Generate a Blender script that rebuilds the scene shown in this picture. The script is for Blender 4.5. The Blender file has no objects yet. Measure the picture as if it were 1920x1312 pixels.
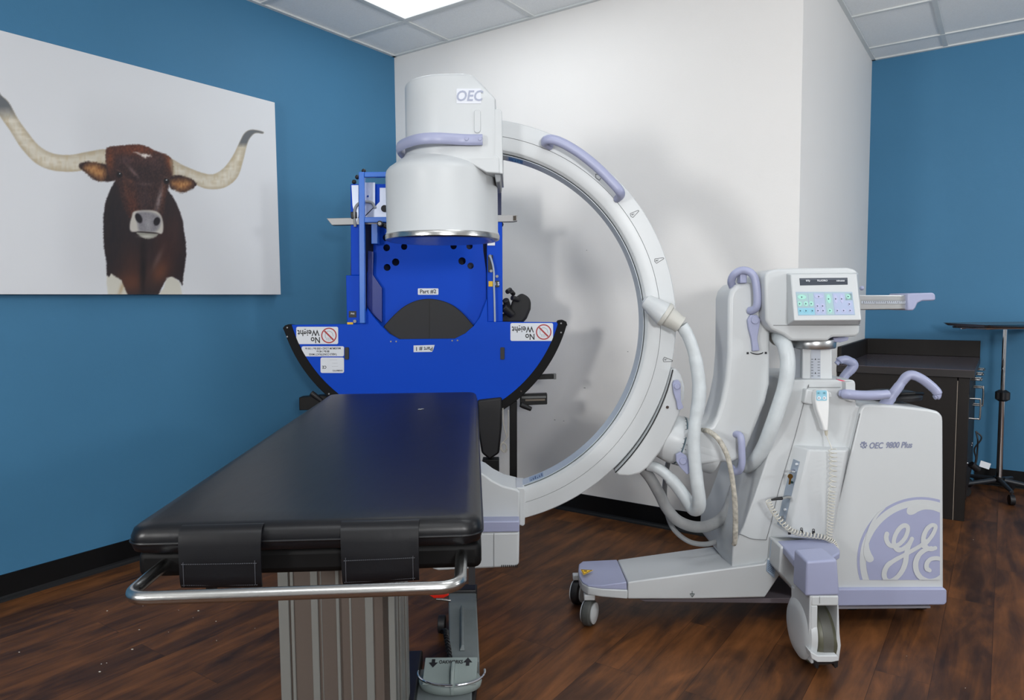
import bpy, bmesh, math, random
import numpy as np
from mathutils import Vector, Matrix
from mathutils.geometry import tessellate_polygon
random.seed(4)
S = bpy.context.scene
C = S.collection
# ---------------------------------------------------------------- camera
FPX, PITCH, ROLL, HC = 1330.3, 0.071, -0.0087, 1.184
cF = Vector((0, math.cos(PITCH), -math.sin(PITCH)))
cU = Vector((0, math.sin(PITCH), math.cos(PITCH)))
cR = Vector((1, 0, 0))
_c, _s = math.cos(ROLL), math.sin(ROLL)
cam_d = bpy.data.cameras.new('camera'); cam = bpy.data.objects.new('camera', cam_d); C.objects.link(cam)
cam_d.sensor_width = 36; cam_d.lens = FPX*36/1920; cam_d.clip_start = .05
rt = cR*_c+cU*_s; up = cU*_c-cR*_s
cam.matrix_world = Matrix(((rt.x, up.x, -cF.x, 0), (rt.y, up.y, -cF.y, 0), (rt.z, up.z, -cF.z, HC), (0, 0, 0, 1)))
S.camera = cam
# ---------------------------------------------------------------- world, exposure, lamps
w = bpy.data.worlds.new('world'); S.world = w; w.use_nodes = True
w.node_tree.nodes['Background'].inputs[0].default_value = (.8, .9, 1, 1)
w.node_tree.nodes['Background'].inputs[1].default_value = .05
S.view_settings.view_transform = 'Standard'; S.view_settings.look = 'None'
S.view_settings.gamma = 1; S.view_settings.use_curve_mapping = False
S.view_settings.exposure = -0.12
def lamp(name, loc, target, size, power, col=(1, 1, 1)):
    d = bpy.data.lights.new(name, 'AREA'); d.shape = 'DISK'; d.size = size; d.energy = power; d.color = col
    o = bpy.data.objects.new(name, d); C.objects.link(o); o.location = loc
    o.rotation_euler = (Vector(target)-Vector(loc)).to_track_quat('-Z', 'Y').to_euler()
    return o
lamp('studio_lamp', (-2.3, -.6, 1.75), (.6, 3.6, 1.3), .5, 50, (1, .99, .97))
lamp('studio_lamp', (3.5, 1.0, 1.75), (2.8, 4.4, 1.3), .5, 39, (.97, .99, 1))
lamp('added_bounce_lamp', (.7, -1.4, 1.6), (.8, .2, 2.74), .5, 82, (1, 1, 1))  # added unseen lamp, aimed at the ceiling to brighten it and soften the light

def ray(x, y):
    a = x-960; b = y-656
    X = a*_c+b*_s; D = -a*_s+b*_c
    return cF+cR*(X/FPX)-cU*(D/FPX)
def W(x, y, Y):
    d = ray(x, y); return Vector((0, 0, HC))+d*(Y/d.y)
def G(x, y, z=0):
    d = ray(x, y); return Vector((0, 0, HC))+d*((z-HC)/d.z)
YAW = .6081; RC, RS = math.cos(YAW), math.sin(YAW)
def RM(u, v, z=0):
    a = u-3.2597; b = v+3.3958
    return Vector((a*RC+b*RS, -a*RS+b*RC, z))
# ---------------------------------------------------------------- materials
def lin(c):
    return tuple(((v/255)/12.92 if v/255 <= .04045 else ((v/255+.055)/1.055)**2.4) for v in c)+(1,)
MATS = {}
def mat(name, col, rough=.5, metal=0, bump=0, bscale=200, var=0, vscale=3, coat=0, spec=.5, emit=0, stretch=None):
    if name in MATS: return MATS[name]
    m = bpy.data.materials.new(name); m.use_nodes = True; nt = m.node_tree; n = nt.nodes; p = n['Principled BSDF']
    c = lin(col)
    p.inputs['Base Color'].default_value = c; p.inputs['Roughness'].default_value = rough
    p.inputs['Metallic'].default_value = metal; p.inputs['Coat Weight'].default_value = coat
    p.inputs['Specular IOR Level'].default_value = spec
    if emit:
        p.inputs['Emission Color'].default_value = c; p.inputs['Emission Strength'].default_value = emit
    geo = n.new('ShaderNodeNewGeometry'); mp = n.new('ShaderNodeMapping')
    nt.links.new(geo.outputs['Position'], mp.inputs[0])
    if stretch: mp.inputs['Scale'].default_value = stretch
    nz = n.new('ShaderNodeTexNoise'); nz.inputs['Scale'].default_value = vscale; nz.inputs['Detail'].default_value = 5
    nt.links.new(mp.outputs[0], nz.inputs['Vector'])
    v = var or .02
    r = n.new('ShaderNodeMapRange'); r.inputs['To Min'].default_value = 1-v; r.inputs['To Max'].default_value = 1+v
    r.inputs['From Min'].default_value = .3; r.inputs['From Max'].default_value = .7
    nt.links.new(nz.outputs[0], r.inputs['Value'])
    mx = n.new('ShaderNodeVectorMath'); mx.operation = 'SCALE'; mx.inputs[0].default_value = c[:3]
    nt.links.new(r.outputs[0], mx.inputs['Scale']); nt.links.new(mx.outputs[0], p.inputs['Base Color'])
    if bump:
        b2 = n.new('ShaderNodeTexNoise'); b2.inputs['Scale'].default_value = bscale; b2.inputs['Detail'].default_value = 4
        nt.links.new(mp.outputs[0], b2.inputs['Vector'])
        bp = n.new('ShaderNodeBump'); bp.inputs['Strength'].default_value = bump; bp.inputs['Distance'].default_value = .002
        nt.links.new(b2.outputs[0], bp.inputs['Height']); nt.links.new(bp.outputs[0], p.inputs['Normal'])
    MATS[name] = m; return m
BLUEW = mat('blue_wall_paint', (64, 120, 157), .6, spec=.35, bump=.15, bscale=220, var=.02)
WHITEW = mat('white_wall_paint', (234, 232, 229), .6, bump=.15, bscale=220, var=.01)
BASEB = mat('black_baseboard', (9, 10, 12), .5, spec=.25)
CEIL = mat('ceiling_tile', (240, 243, 244), .9, bump=.5, bscale=300, var=.04, vscale=160)
TEE = mat('ceiling_tee', (214, 218, 218), .5)
WHITE = mat('white_enamel', (196, 200, 202), .35, var=.012)
WHITE2 = mat('aged_white_plastic', (212, 216, 216), .4, var=.04)
LAV = mat('lavender_plastic', (158, 163, 192), .38, var=.02)
INNER = mat('pale_track_surface', (190, 200, 206), .3)
HOSE = mat('grey_white_hose', (200, 207, 210), .42, var=.06, vscale=25, bump=.2, bscale=60)
HOSED = mat('grey_hose', (150, 152, 153), .5, var=.08, vscale=30)
FLAKY = mat('flaking_hose', (180, 176, 165), .7, var=.35, vscale=70)
DARK = mat('dark_gap', (18, 18, 20), .6)
BLACK = mat('black_metal', (9, 9, 10), .45, spec=.3)
BPLAS = mat('black_plastic', (24, 24, 27), .5)
LEATH = mat('black_vinyl', (11, 12, 16), .36, spec=.35, bump=.25, bscale=35, var=.1, vscale=6, stretch=(1, .25, 1))
STEEL = mat('brushed_steel', (186, 186, 184), .25, 1, bump=.1, bscale=120)
ALU = mat('satin_aluminium', (205, 207, 208), .32, 1)
CHROME = mat('chrome', (215, 217, 220), .08, 1)
BLUE = mat('blue_powder_coat', (0, 72, 198), .5, var=.02, spec=.15)
BLUEL = mat('light_blue_powder_coat', (60, 120, 215), .28, coat=.3)
STICK = mat('white_sticker', (224, 228, 234), .4)
INK = mat('black_ink', (28, 28, 34), .5)
RED = mat('red_ink', (176, 46, 48), .5)
REDP = mat('red_plastic', (225, 40, 20), .4)
GREYP = mat('grey_cast_metal', (112, 120, 121), .42, var=.05, vscale=20)
PEDAL = mat('grey_green_pedal', (140, 152, 150), .45, var=.05)
TAUPE = mat('taupe_column_panel', (92, 83, 77), .45)
ALUC = mat('column_rib_grey', (128, 130, 127), .45, .2)
CAB = mat('espresso_laminate', (32, 28, 26), .5, spec=.3, var=.06, vscale=8, stretch=(4, 4, 1))
TOPM = mat('glare_lightened_laminate', (104, 94, 102), .16, var=.05, coat=.6)  # dark laminate, its colour lightened to carry reflected wall glare
OLIVE = mat('olive_rubber', (84, 84, 68), .4, var=.15, vscale=30)
GREYR = mat('grey_rubber', (70, 72, 70), .5)
WARN = mat('warning_yellow', (240, 190, 20), .5)
LBL = mat('grey_blue_label', (150, 168, 188), .4)
SCREEN = mat('smoked_display', (62, 68, 78), .25)
PANEL = mat('membrane_panel', (160, 180, 196), .35)
GREEN = mat('membrane_green', (160, 214, 200), .35); PURP = mat('membrane_violet', (178, 182, 212), .35)
CYAN = mat('membrane_cyan', (132, 190, 208), .35); GREY2 = mat('membrane_grey_green', (146, 182, 186), .35)
BRASS = mat('brass', (140, 110, 60), .35, 1)
PINK = mat('pink_tape', (220, 50, 90), .5)
# ---------------------------------------------------------------- object helpers
def link(name, me, m, parent=None):
    o = bpy.data.objects.new(name, me); C.objects.link(o)
    if m: me.materials.append(m)
    if parent:
        o.parent = parent
        o.matrix_parent_inverse = Matrix.Translation(-parent.location) if parent.type == 'EMPTY' else Matrix.Identity(4)
    return o
def obj(name, bm, m, parent=None, smooth=True, bevel=0, seg=3, angle=35):
    bmesh.ops.recalc_face_normals(bm, faces=bm.faces)
    me = bpy.data.meshes.new(name); bm.to_mesh(me); bm.free()
    if smooth:
        for p in me.polygons: p.use_smooth = True
        me.set_sharp_from_angle(angle=math.radians(angle))
    o = link(name, me, m, parent)
    if bevel:
        md = o.modifiers.new('bevel', 'BEVEL'); md.width = bevel; md.segments = seg; md.limit_method = 'ANGLE'
        md.angle_limit = math.radians(32)
        for p in me.polygons: p.use_smooth = True
        me.set_sharp_from_angle(angle=math.radians(60))
    return o
def tag(o, label=None, cat=None, group=None, kind=None):
    if label: o['label'] = label
    if cat: o['category'] = cat
    if group: o['group'] = group
    if kind: o['kind'] = kind
    return o
def thing(name, label, cat, loc=(0, 0, 0), group=None):
    o = bpy.data.objects.new(name, None); C.objects.link(o); o.location = loc; o.empty_display_size = .1
    return tag(o, label, cat, group)
def struct(name, bm, m, **k):
    o = obj(name, bm, m, **k); o['kind'] = 'structure'; return o
def B(): return bmesh.new()
def face(bm, pts):
    vs = [bm.verts.new(p) for p in pts]; bm.faces.new(vs); return vs
def loft(bm, rings, caps=True, closed=True):
    R = [[bm.verts.new(p) for p in r] for r in rings]
    n = len(R[0])
    for a, b in zip(R, R[1:]):
        for i in range(n if closed else n-1):
            j = (i+1) % n
            bm.faces.new((a[i], a[j], b[j], b[i]))
    if caps: bm.faces.new(R[0][::-1]); bm.faces.new(R[-1])
    return bm
def prism(pts, vec, bm=None):
    bm = bm or B(); vec = Vector(vec); pts = [Vector(p) for p in pts]
    return loft(bm, [pts, [p+vec for p in pts]])
def slab(px, Y0, Y1, bm=None):
    return prism([W(x, y, Y0) for x, y in px], (0, Y1-Y0, 0), bm)
def box(lo, hi, bm=None, M=None):
    bm = bm or B(); x0, y0, z0 = lo; x1, y1, z1 = hi
    p = [Vector(q) for q in ((x0, y0, z0), (x1, y0, z0), (x1, y1, z0), (x0, y1, z0))]
    q = [v+Vector((0, 0, z1-z0)) for v in p]
    if M: p = [M @ v for v in p]; q = [M @ v for v in q]
    return loft(bm, [p, q])
def spline(pts, n=8):
    P = [Vector(p) for p in pts]
    if len(P) < 3: return P
    P = [2*P[0]-P[1]]+P+[2*P[-1]-P[-2]]; out = []
    for i in range(1, len(P)-2):
        for k in range(n):
            t = k/n; a, b, c, d = P[i-1], P[i], P[i+1], P[i+2]
            out.append(.5*((2*b)+(c-a)*t+(2*a-5*b+4*c-d)*t*t+(3*b-a-3*c+d)*t**3))
    out.append(P[-2]); return out
def tube(path, r, bm=None, n=14, ry=None, upv=None):
    """r: number or list; ry: second half-axis for a flattened section (along upv side)"""
    bm = bm or B(); P = [Vector(p) for p in path]; rings = []
    t0 = (P[1]-P[0]).normalized()
    u = Vector(upv) if upv else (Vector((0, 0, 1)) if abs(t0.z) < .8 else Vector((0, 1, 0)))
    for i, p in enumerate(P):
        t = (P[min(i+1, len(P)-1)]-P[max(i-1, 0)]).normalized()
        if upv: u = Vector(upv)
        s = t.cross(u)
        if s.length < 1e-6: s = t.orthogonal()
        s.normalize(); uu = s.cross(t).normalized()
        if not upv: u = uu
        ra = r[int(i*(len(r)-1)/(len(P)-1)+.5)] if isinstance(r, (list, tuple)) else r
        rb = ry if ry else ra
        rings.append([p+s*(math.cos(a)*ra)+uu*(math.sin(a)*rb) for a in [2*math.pi*k/n for k in range(n)]])
    return loft(bm, rings)
def pxpath(pts, Y=None, n=8):
    return spline([W(p[0], p[1], p[2] if len(p) > 2 else Y) for p in pts], n)
def cyl(a, b, r, bm=None, n=28, r2=None):
    a = Vector(a); b = Vector(b); bm = bm or B(); t = (b-a).normalized(); s = t.orthogonal().normalized(); q = t.cross(s)
    rings = [[c+s*math.cos(2*math.pi*k/n)*rr+q*math.sin(2*math.pi*k/n)*rr for k in range(n)] for c, rr in ((a, r), (b, r if r2 is None else r2))]
    return loft(bm, rings)
def lathe(cx, cy, prof, bm=None, n=64):
    bm = bm or B()
    return loft(bm, [[Vector((cx+r*math.cos(2*math.pi*k/n), cy+r*math.sin(2*math.pi*k/n), z)) for k in range(n)] for r, z in prof])
def lathe_axis(c, ax, prof, bm=None, n=40):
    bm = bm or B(); c = Vector(c); t = Vector(ax).normalized(); s = t.orthogonal().normalized(); q = t.cross(s)
    return loft(bm, [[c+t*h+s*math.cos(2*math.pi*k/n)*r+q*math.sin(2*math.pi*k/n)*r for k in range(n)] for r, h in prof])
def text(name, s, centre, size, m, parent, rot180=False, sx=1, shear=0, right=Vector((1, 0, 0)), upd=Vector((0, 0, 1)), align='CENTER', bold=.018):
    cu = bpy.data.curves.new('t', 'FONT'); cu.body = s; cu.size = size; cu.align_x = align; cu.align_y = 'CENTER'
    cu.extrude = .0003; cu.offset = size*bold; cu.shear = shear; cu.resolution_u = 3
    to = bpy.data.objects.new('t', cu); C.objects.link(to)
    dg = bpy.context.evaluated_depsgraph_get(); me = bpy.data.meshes.new_from_object(to.evaluated_get(dg))
    bpy.data.objects.remove(to); bpy.data.curves.remove(cu)
    r = right.normalized(); u = upd.normalized(); k = r.cross(u)
    if rot180: r = -r; u = -u
    M = Matrix(((r.x*sx, u.x, k.x, centre[0]), (r.y*sx, u.y, k.y, centre[1]), (r.z*sx, u.z, k.z, centre[2]), (0, 0, 0, 1)))
    me.transform(M); me.name = name
    return link(name, me, m, parent)
def circ(cx, cy, r, a0=0, a1=360, n=48, ry=None):
    return [(cx+r*math.cos(math.radians(a0+(a1-a0)*k/n)), cy+(ry or r)*math.sin(math.radians(a0+(a1-a0)*k/n))) for k in range(n+(0 if abs(a1-a0) == 360 else 1))]
def rrect(x0, y0, x1, y1, r, n=4):
    o = []
    for cx, cy, a in ((x1-r, y0+r, -90), (x1-r, y1-r, 0), (x0+r, y1-r, 90), (x0+r, y0+r, 180)):
        o += [(cx+r*math.cos(math.radians(a+90*k/n)), cy+r*math.sin(math.radians(a+90*k/n))) for k in range(n+1)]
    return o
def clip(poly, f):
    out = []
    for a, b in zip(poly, poly[1:]+poly[:1]):
        fa, fb = f(a), f(b)
        if fa >= 0: out.append(a)
        if (fa >= 0) != (fb >= 0):
            t = fa/(fa-fb); out.append((a[0]+(b[0]-a[0])*t, a[1]+(b[1]-a[1])*t))
    return out
def ribbon2d(pts, widths, n=8):
    P = spline([(x, y, 0) for x, y in pts], n); L = []; R_ = []
    m = len(P)
    for i, p in enumerate(P):
        t = (P[min(i+1, m-1)]-P[max(i-1, 0)]).normalized(); nn = Vector((-t.y, t.x, 0))
        q = i/(m-1)*(len(widths)-1); k = min(int(q), len(widths)-2); wd = widths[k]+(widths[k+1]-widths[k])*(q-k)
        L.append(p+nn*wd/2); R_.append(p-nn*wd/2)
    return [(v.x, v.y) for v in L], [(v.x, v.y) for v in R_]
def ribbon(bm, pts, widths, Y, th=.0006, n=8):
    L, R_ = ribbon2d(pts, widths, n)
    rings = [[W(*l, Y), W(*r, Y), W(*r, Y)+Vector((0, th, 0)), W(*l, Y)+Vector((0, th, 0))] for l, r in zip(L, R_)]
    loft(bm, rings)
# ================================================================ the room
H = 2.74
def wallbox(a, b, z0, z1, th, out):
    """vertical slab from room (u,v) a to b, thickness th towards 'out' (room vector)"""
    p = [RM(*a, z0), RM(*b, z0), RM(b[0]+out[0]*th, b[1]+out[1]*th, z0), RM(a[0]+out[0]*th, a[1]+out[1]*th, z0)]
    return prism(p, (0, 0, z1-z0))
U1, V1 = 2.4802, 1.9081
UR, VF = 6.6, -5.6
struct('wall_left', wallbox((0, VF), (0, 0), 0, H, .12, (-1, 0)), BLUEW, smooth=False)
struct('wall_back', wallbox((-.12, 0), (U1, 0), 0, H, .12, (0, 1)), WHITEW, smooth=False)
struct('wall_side', wallbox((U1, .12), (U1, V1+.12), 0, H, .12, (-1, 0)), WHITEW, smooth=False)
struct('wall_right', wallbox((U1, V1), (UR, V1), 0, H, .12, (0, 1)), BLUEW, smooth=False)
struct('wall_far_side', wallbox((UR, VF), (UR, V1+.12), 0, H, .12, (1, 0)), WHITEW, smooth=False)
struct('wall_front', wallbox((-.12, VF), (UR+.12, VF), 0, H, .12, (0, -1)), WHITEW, smooth=False)
def base(name, a, b, out):
    bm = wallbox(a, b, 0, .105, .007, out)
    p = []
    d = Vector((out[0], out[1]))
    sec = [(0.007, 0), (.022, 0), (.018, .006), (.0105, .013), (.007, .02)]
    rings = [[RM(q[0]+d.x*x, q[1]+d.y*x, z) for x, z in sec] for q in (a, b)]
    loft(bm, rings)
    return struct(name, bm, BASEB, smooth=False)
base('baseboard_left', (0, VF), (0, 0), (1, 0)); base('baseboard_back', (0, 0), (U1, 0), (0, -1))
base('baseboard_side', (U1, 0), (U1, .95), (1, 0)); base('baseboard_right', (3.13, V1), (UR, V1), (0, -1))
# floor: wood-look planks running along the left wall
fm = bpy.data.materials.new('wood_plank_floor'); fm.use_nodes = True; nt = fm.node_tree; n = nt.nodes; L = nt.links; pb = n['Principled BSDF']
geo = n.new('ShaderNodeNewGeometry'); mp = n.new('ShaderNodeMapping'); mp.inputs['Rotation'].default_value = (0, 0, -(math.pi/2-YAW))
L.new(geo.outputs['Position'], mp.inputs[0])
bk = n.new('ShaderNodeTexBrick'); bk.inputs['Scale'].default_value = 1; bk.inputs['Brick Width'].default_value = 1.22; bk.inputs['Row Height'].default_value = .152
bk.inputs['Mortar Size'].default_value = .0007; bk.inputs['Mortar Smooth'].default_value = .3; bk.offset = .37
bk.inputs['Color1'].default_value = (0, 0, 0, 1); bk.inputs['Color2'].default_value = (1, 1, 1, 1); bk.inputs['Mortar'].default_value = (.5, .5, .5, 1)
L.new(mp.outputs[0], bk.inputs['Vector'])
sc = n.new('ShaderNodeMapping'); sc.inputs['Scale'].default_value = (1.1, 9, 1); L.new(mp.outputs[0], sc.inputs[0])
ad = n.new('ShaderNodeVectorMath'); ad.operation = 'MULTIPLY_ADD'; ad.inputs[1].default_value = (7, 13, 5); L.new(bk.outputs['Color'], ad.inputs[0]); L.new(sc.outputs[0], ad.inputs[2])
g1 = n.new('ShaderNodeTexNoise'); g1.inputs['Scale'].default_value = 1.6; g1.inputs['Detail'].default_value = 9; g1.inputs['Roughness'].default_value = .68; g1.inputs['Distortion'].default_value = .6
L.new(ad.outputs[0], g1.inputs['Vector'])
g2 = n.new('ShaderNodeTexNoise'); g2.inputs['Scale'].default_value = 3.2; g2.inputs['Detail'].default_value = 6; g2.inputs['Distortion'].default_value = 1.2
sc2 = n.new('ShaderNodeMapping'); sc2.inputs['Scale'].default_value = (1, 2.6, 1); L.new(mp.outputs[0], sc2.inputs[0]); L.new(sc2.outputs[0], g2.inputs['Vector'])
m1 = n.new('ShaderNodeMath'); m1.operation = 'MULTIPLY_ADD'; m1.inputs[1].default_value = .70; L.new(g1.outputs[0], m1.inputs[0])
m0 = n.new('ShaderNodeMath'); m0.operation = 'MULTIPLY'; m0.inputs[1].default_value = .44; L.new(g2.outputs[0], m0.inputs[0]); L.new(m0.outputs[0], m1.inputs[2])
m2 = n.new('ShaderNodeMath'); m2.operation = 'MULTIPLY_ADD'; m2.inputs[1].default_value = .07; L.new(bk.outputs['Color'], m2.inputs[0]); L.new(m1.outputs[0], m2.inputs[2])
cr = n.new('ShaderNodeValToRGB'); e = cr.color_ramp.elements
e[0].position = .38; e[0].color = lin((34, 22, 17)); e[1].position = .80; e[1].color = lin((128, 80, 44))
for pos, c in ((.46, (54, 33, 22)), (.55, (75, 47, 29)), (.65, (100, 62, 34))):
    q = e.new(pos); q.color = lin(c)
L.new(m2.outputs[0], cr.inputs[0])
mm = n.new('ShaderNodeMix'); mm.data_type = 'RGBA'; mm.inputs['B'].default_value = lin((36, 20, 13)); L.new(bk.outputs['Fac'], mm.inputs['Factor']); L.new(cr.outputs[0], mm.inputs['A'])
L.new(mm.outputs['Result'], pb.inputs['Base Color']); pb.inputs['Roughness'].default_value = .45; pb.inputs['Specular IOR Level'].default_value = .3
bp = n.new('ShaderNodeBump'); bp.inputs['Strength'].default_value = .25; bp.inputs['Distance'].default_value = .0015; L.new(g1.outputs[0], bp.inputs['Height']); L.new(bp.outputs[0], pb.inputs['Normal'])
bm = B(); prism([RM(-.12, VF-.12), RM(UR+.12, VF-.12), RM(UR+.12, V1+.12), RM(-.12, V1+.12)], (0, 0, -.1), bm)
struct('floor', bm, fm, smooth=False)
bm = B(); prism([RM(-.12, VF-.12, H), RM(UR+.12, VF-.12, H), RM(UR+.12, V1+.12, H), RM(-.12, V1+.12, H)], (0, 0, .1), bm)
struct('ceiling', bm, CEIL, smooth=False)
# ceiling grid tees
bm = B()
def rbox(u0, v0, u1, v1, z0, z1, bm):
    return prism([RM(u0, v0, z0), RM(u1, v0, z0), RM(u1, v1, z0), RM(u0, v1, z0)], (0, 0, z1-z0), bm)
GA, GB = -.3865, .4562
us = [GB+.61*k for k in range(0, 11)]; vs = [GA-.61*k for k in range(0, 9)]
for u in us: rbox(u-.012, VF, u+.012, 0 if u < U1 else V1, H-.007, H-.0005, bm)
for v in vs: rbox(0, v-.012, UR, v+.012, H-.0085, H-.0005, bm)
for k in range(3): v = 1.65-.61*k; rbox(U1, v-.012, UR, v+.012, H-.0085, H-.0005, bm)
for a in ((0, VF, .022, 0), (0, -.022, U1, 0), (U1, 0, U1+.022, V1), (U1, V1-.022, UR, V1)): rbox(*a, H-.010, H-.0005, bm)
struct('trim_1', bm, TEE, smooth=False)
# ceiling lights
LENS = mat('light_lens', (250, 252, 255), .6, emit=1.3)
k = 0
for (u, v, lb) in ((GB, GA-.61, 'recessed white ceiling light nearest the blue and white wall corner'), (GB+1.83, GA-1.83, 'recessed ceiling light above the middle of the room'),
                   (GB+3.66, GA-.61, 'recessed ceiling light over the right of the room'), (GB+1.83, GA-3.66, 'recessed ceiling light over the front of the room')):
    t = thing('ceiling_light', lb, 'ceiling light', RM(u+.6, v+.3, H-.02))
    bm = B()
    for q in ((u+.013, v+.013, u+1.207, v+.035), (u+.013, v+.575, u+1.207, v+.597), (u+.013, v+.035, u+.035, v+.575), (u+1.185, v+.035, u+1.207, v+.575)): rbox(*q, H-.012, H-.001, bm)
    obj('frame', bm, TEE, t, smooth=False)
    bm = B(); rbox(u+.035, v+.035, u+1.185, v+.575, H-.008, H-.002, bm); obj('lens', bm, LENS, t, smooth=False)
    d = bpy.data.lights.new('light_tube', 'AREA'); d.shape = 'RECTANGLE'; d.size = 1.1; d.size_y = .5; d.energy = 6; d.color = (.93, .97, 1)
    o = bpy.data.objects.new('light_tube', d); C.objects.link(o); o.location = RM(u+.61, v+.305, H-.02); o.rotation_euler = (0, 0, -YAW)
# small wall scuffs
bm = B()
for x, y, l in ((1172, 470, 2), (1100, 469, 1.5), (1096, 727, 4), (1040, 787, 3.5), (1057, 789, 2), (1177, 659, 2)):
    d = ray(x, y); o0 = Vector((0, 0, HC)); nrm = RM(0, 1)-RM(0, 0)
    t_ = (RM(0, -.0008)-o0).dot(nrm)/d.dot(nrm); p = o0+d*t_; r = (RM(1, 0)-RM(0, 0)); q = Vector((0, 0, 1)); a = l*.0015
    prism([p-r*a-q*.0012, p+r*a-q*.0018, p+r*a*.8+q*.0015, p-r*a*.7+q*.0012], nrm*.0006, bm)
tag(obj('wall_scuff', bm, mat('scuff_grey', (96, 94, 92), .8)), 'small dark scuffs on the white wall inside the white ring', 'scuff marks', kind='stuff')
#%%PART2
# ================================================================ longhorn print on the left wall
def onwall(x, y, u):
    d = ray(x, y); o0 = Vector((0, 0, HC)); nrm = RM(1, 0)-RM(0, 0)
    return o0+d*((RM(u, 0)-o0).dot(nrm)/d.dot(nrm))
def to_v(p):   # room v of a world point
    return p.x*RS+p.y*RC-3.3958
CU = .04
pr = onwall(527, 552, CU); pt = onwall(514, 192, CU)
cv1 = to_v((pr+pt)/2); cz0 = pr.z; cz1 = pt.z
vm = to_v(onwall(272, 400, CU)); cv0 = vm-(cv1-vm)*1.08
art = thing('wall_canvas', 'frameless white canvas print of a brown longhorn bull hanging on the blue wall', 'wall art', RM(0, (cv0+cv1)/2, cz0))
bm = B(); prism([RM(.004, cv0, cz0), RM(CU, cv0, cz0), RM(CU, cv1, cz0), RM(.004, cv1, cz0)], (0, 0, cz1-cz0), bm)
obj('canvas', bm, mat('canvas_edge', (206, 209, 213), .7), art, smooth=False)
NX, NZ = int((cv1-cv0)/.0036), int((cz1-cz0)/.0036)
vv, zz = np.meshgrid(np.linspace(cv0, cv1, NX), np.linspace(cz0, cz1, NZ))
P0 = np.array(RM(CU+.0007, 0, 0)); dv = np.array(RM(CU, 1, 0))-np.array(RM(CU, 0, 0))
PW = P0+vv[..., None]*dv; PW[..., 2] = zz
D = PW-np.array([0, 0, HC]); dd = D@np.array(cF); ax = D@np.array(cR)/dd*FPX; ay = -(D@np.array(cU))/dd*FPX
PX = (960+ax*_c-ay*_s).ravel(); PY = (656+ax*_s+ay*_c).ravel()
rng = np.random.default_rng(3)
def noise(sx, sy, seed=0):
    r = np.random.default_rng(seed).random((64, 64)); a = PX/sx; b = PY/sy
    i = np.floor(a).astype(int); j = np.floor(b).astype(int); fa = a-i; fb = b-j; fa = fa*fa*(3-2*fa); fb = fb*fb*(3-2*fb)
    g = lambda p, q: r[p % 64, q % 64]
    return (g(i, j)*(1-fa)+g(i+1, j)*fa)*(1-fb)+(g(i, j+1)*(1-fa)+g(i+1, j+1)*fa)*fb
def cover(poly, feather=1.2, rough=0, seed=0):
    q = np.array(poly, float); x = PX; y = PY
    if rough: x = x+(noise(2.2, 2.2, seed)-.5)*rough; y = y+(noise(2.2, 2.2, seed+9)-.5)*rough
    lo = q.min(0)-6; hi = q.max(0)+6; m = np.where((x > lo[0]) & (x < hi[0]) & (y > lo[1]) & (y < hi[1]))[0]
    X = x[m]; Y = y[m]; ins = np.zeros(len(m), bool); dist = np.full(len(m), 1e9)
    for a, b in zip(q, np.roll(q, -1, 0)):
        c = ((a[1] > Y) != (b[1] > Y)); ins ^= c & (X < (b[0]-a[0])*(Y-a[1])/((b[1]-a[1]) or 1e-9)+a[0])
        e_ = b-a; t = np.clip(((X-a[0])*e_[0]+(Y-a[1])*e_[1])/max(e_@e_, 1e-9), 0, 1)
        dist = np.minimum(dist, np.hypot(X-a[0]-t*e_[0], Y-a[1]-t*e_[1]))
    s = np.where(ins, dist, -dist); out = np.zeros(len(PX)); out[m] = np.clip(.5+s/feather/2, 0, 1); return out
col = np.tile(np.array([216, 219, 223], float), (len(PX), 1))
def paint(mask, c, a=1.0):
    global col
    k = (mask*a)[:, None]; c = np.array(c, float); col = col*(1-k)+c*k
def blob(cx, cy, rx, ry, ang=0, soft=1.0):
    t = math.radians(ang); x = (PX-cx)*math.cos(t)+(PY-cy)*math.sin(t); y = -(PX-cx)*math.sin(t)+(PY-cy)*math.cos(t)
    return np.clip((1.25-np.hypot(x/rx, y/ry))/max(soft, .01), 0, 1) if soft < .6 else np.exp(-((x/rx)**2+(y/ry)**2)*1.1)
FC = lambda pts: [(140+x*.22857, 260+y*.22857) for x, y in pts]
HCp = lambda pts: [(x*.3277, 150+y*.3277) for x, y in pts]
def sp(pts, n=5):
    P = [Vector((x, y, 0)) for x, y in pts]; P = [P[-1]]+P+[P[0], P[1]]; o = []
    for i in range(1, len(P)-2):
        for k in range(n):
            t = k/n; a, b, c, d = P[i-1], P[i], P[i+1], P[i+2]
            v = .5*((2*b)+(c-a)*t+(2*a-5*b+4*c-d)*t*t+(3*b-a-3*c+d)*t**3); o.append((v.x, v.y))
    return o
hl = HCp([(-150, -120), (-130, -100), (-90, -40), (-40, 10), (0, 80), (50, 130), (100, 220), (150, 290), (220, 375), (300, 420), (400, 430), (500, 412), (612, 400), (625, 470), (550, 490), (460, 518), (370, 523), (280, 510), (200, 470), (120, 385), (60, 290), (0, 205), (-40, 130), (-90, 30), (-130, -50)])
hr = HCp([(975, 455), (1050, 490), (1150, 530), (1220, 540), (1280, 505), (1330, 440), (1370, 360), (1400, 305), (1440, 285), (1500, 295), (1503, 305), (1460, 303), (1430, 330), (1412, 370), (1390, 460), (1360, 550), (1310, 600), (1250, 622), (1180, 620), (1120, 597), (1050, 560), (985, 545)])
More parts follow.
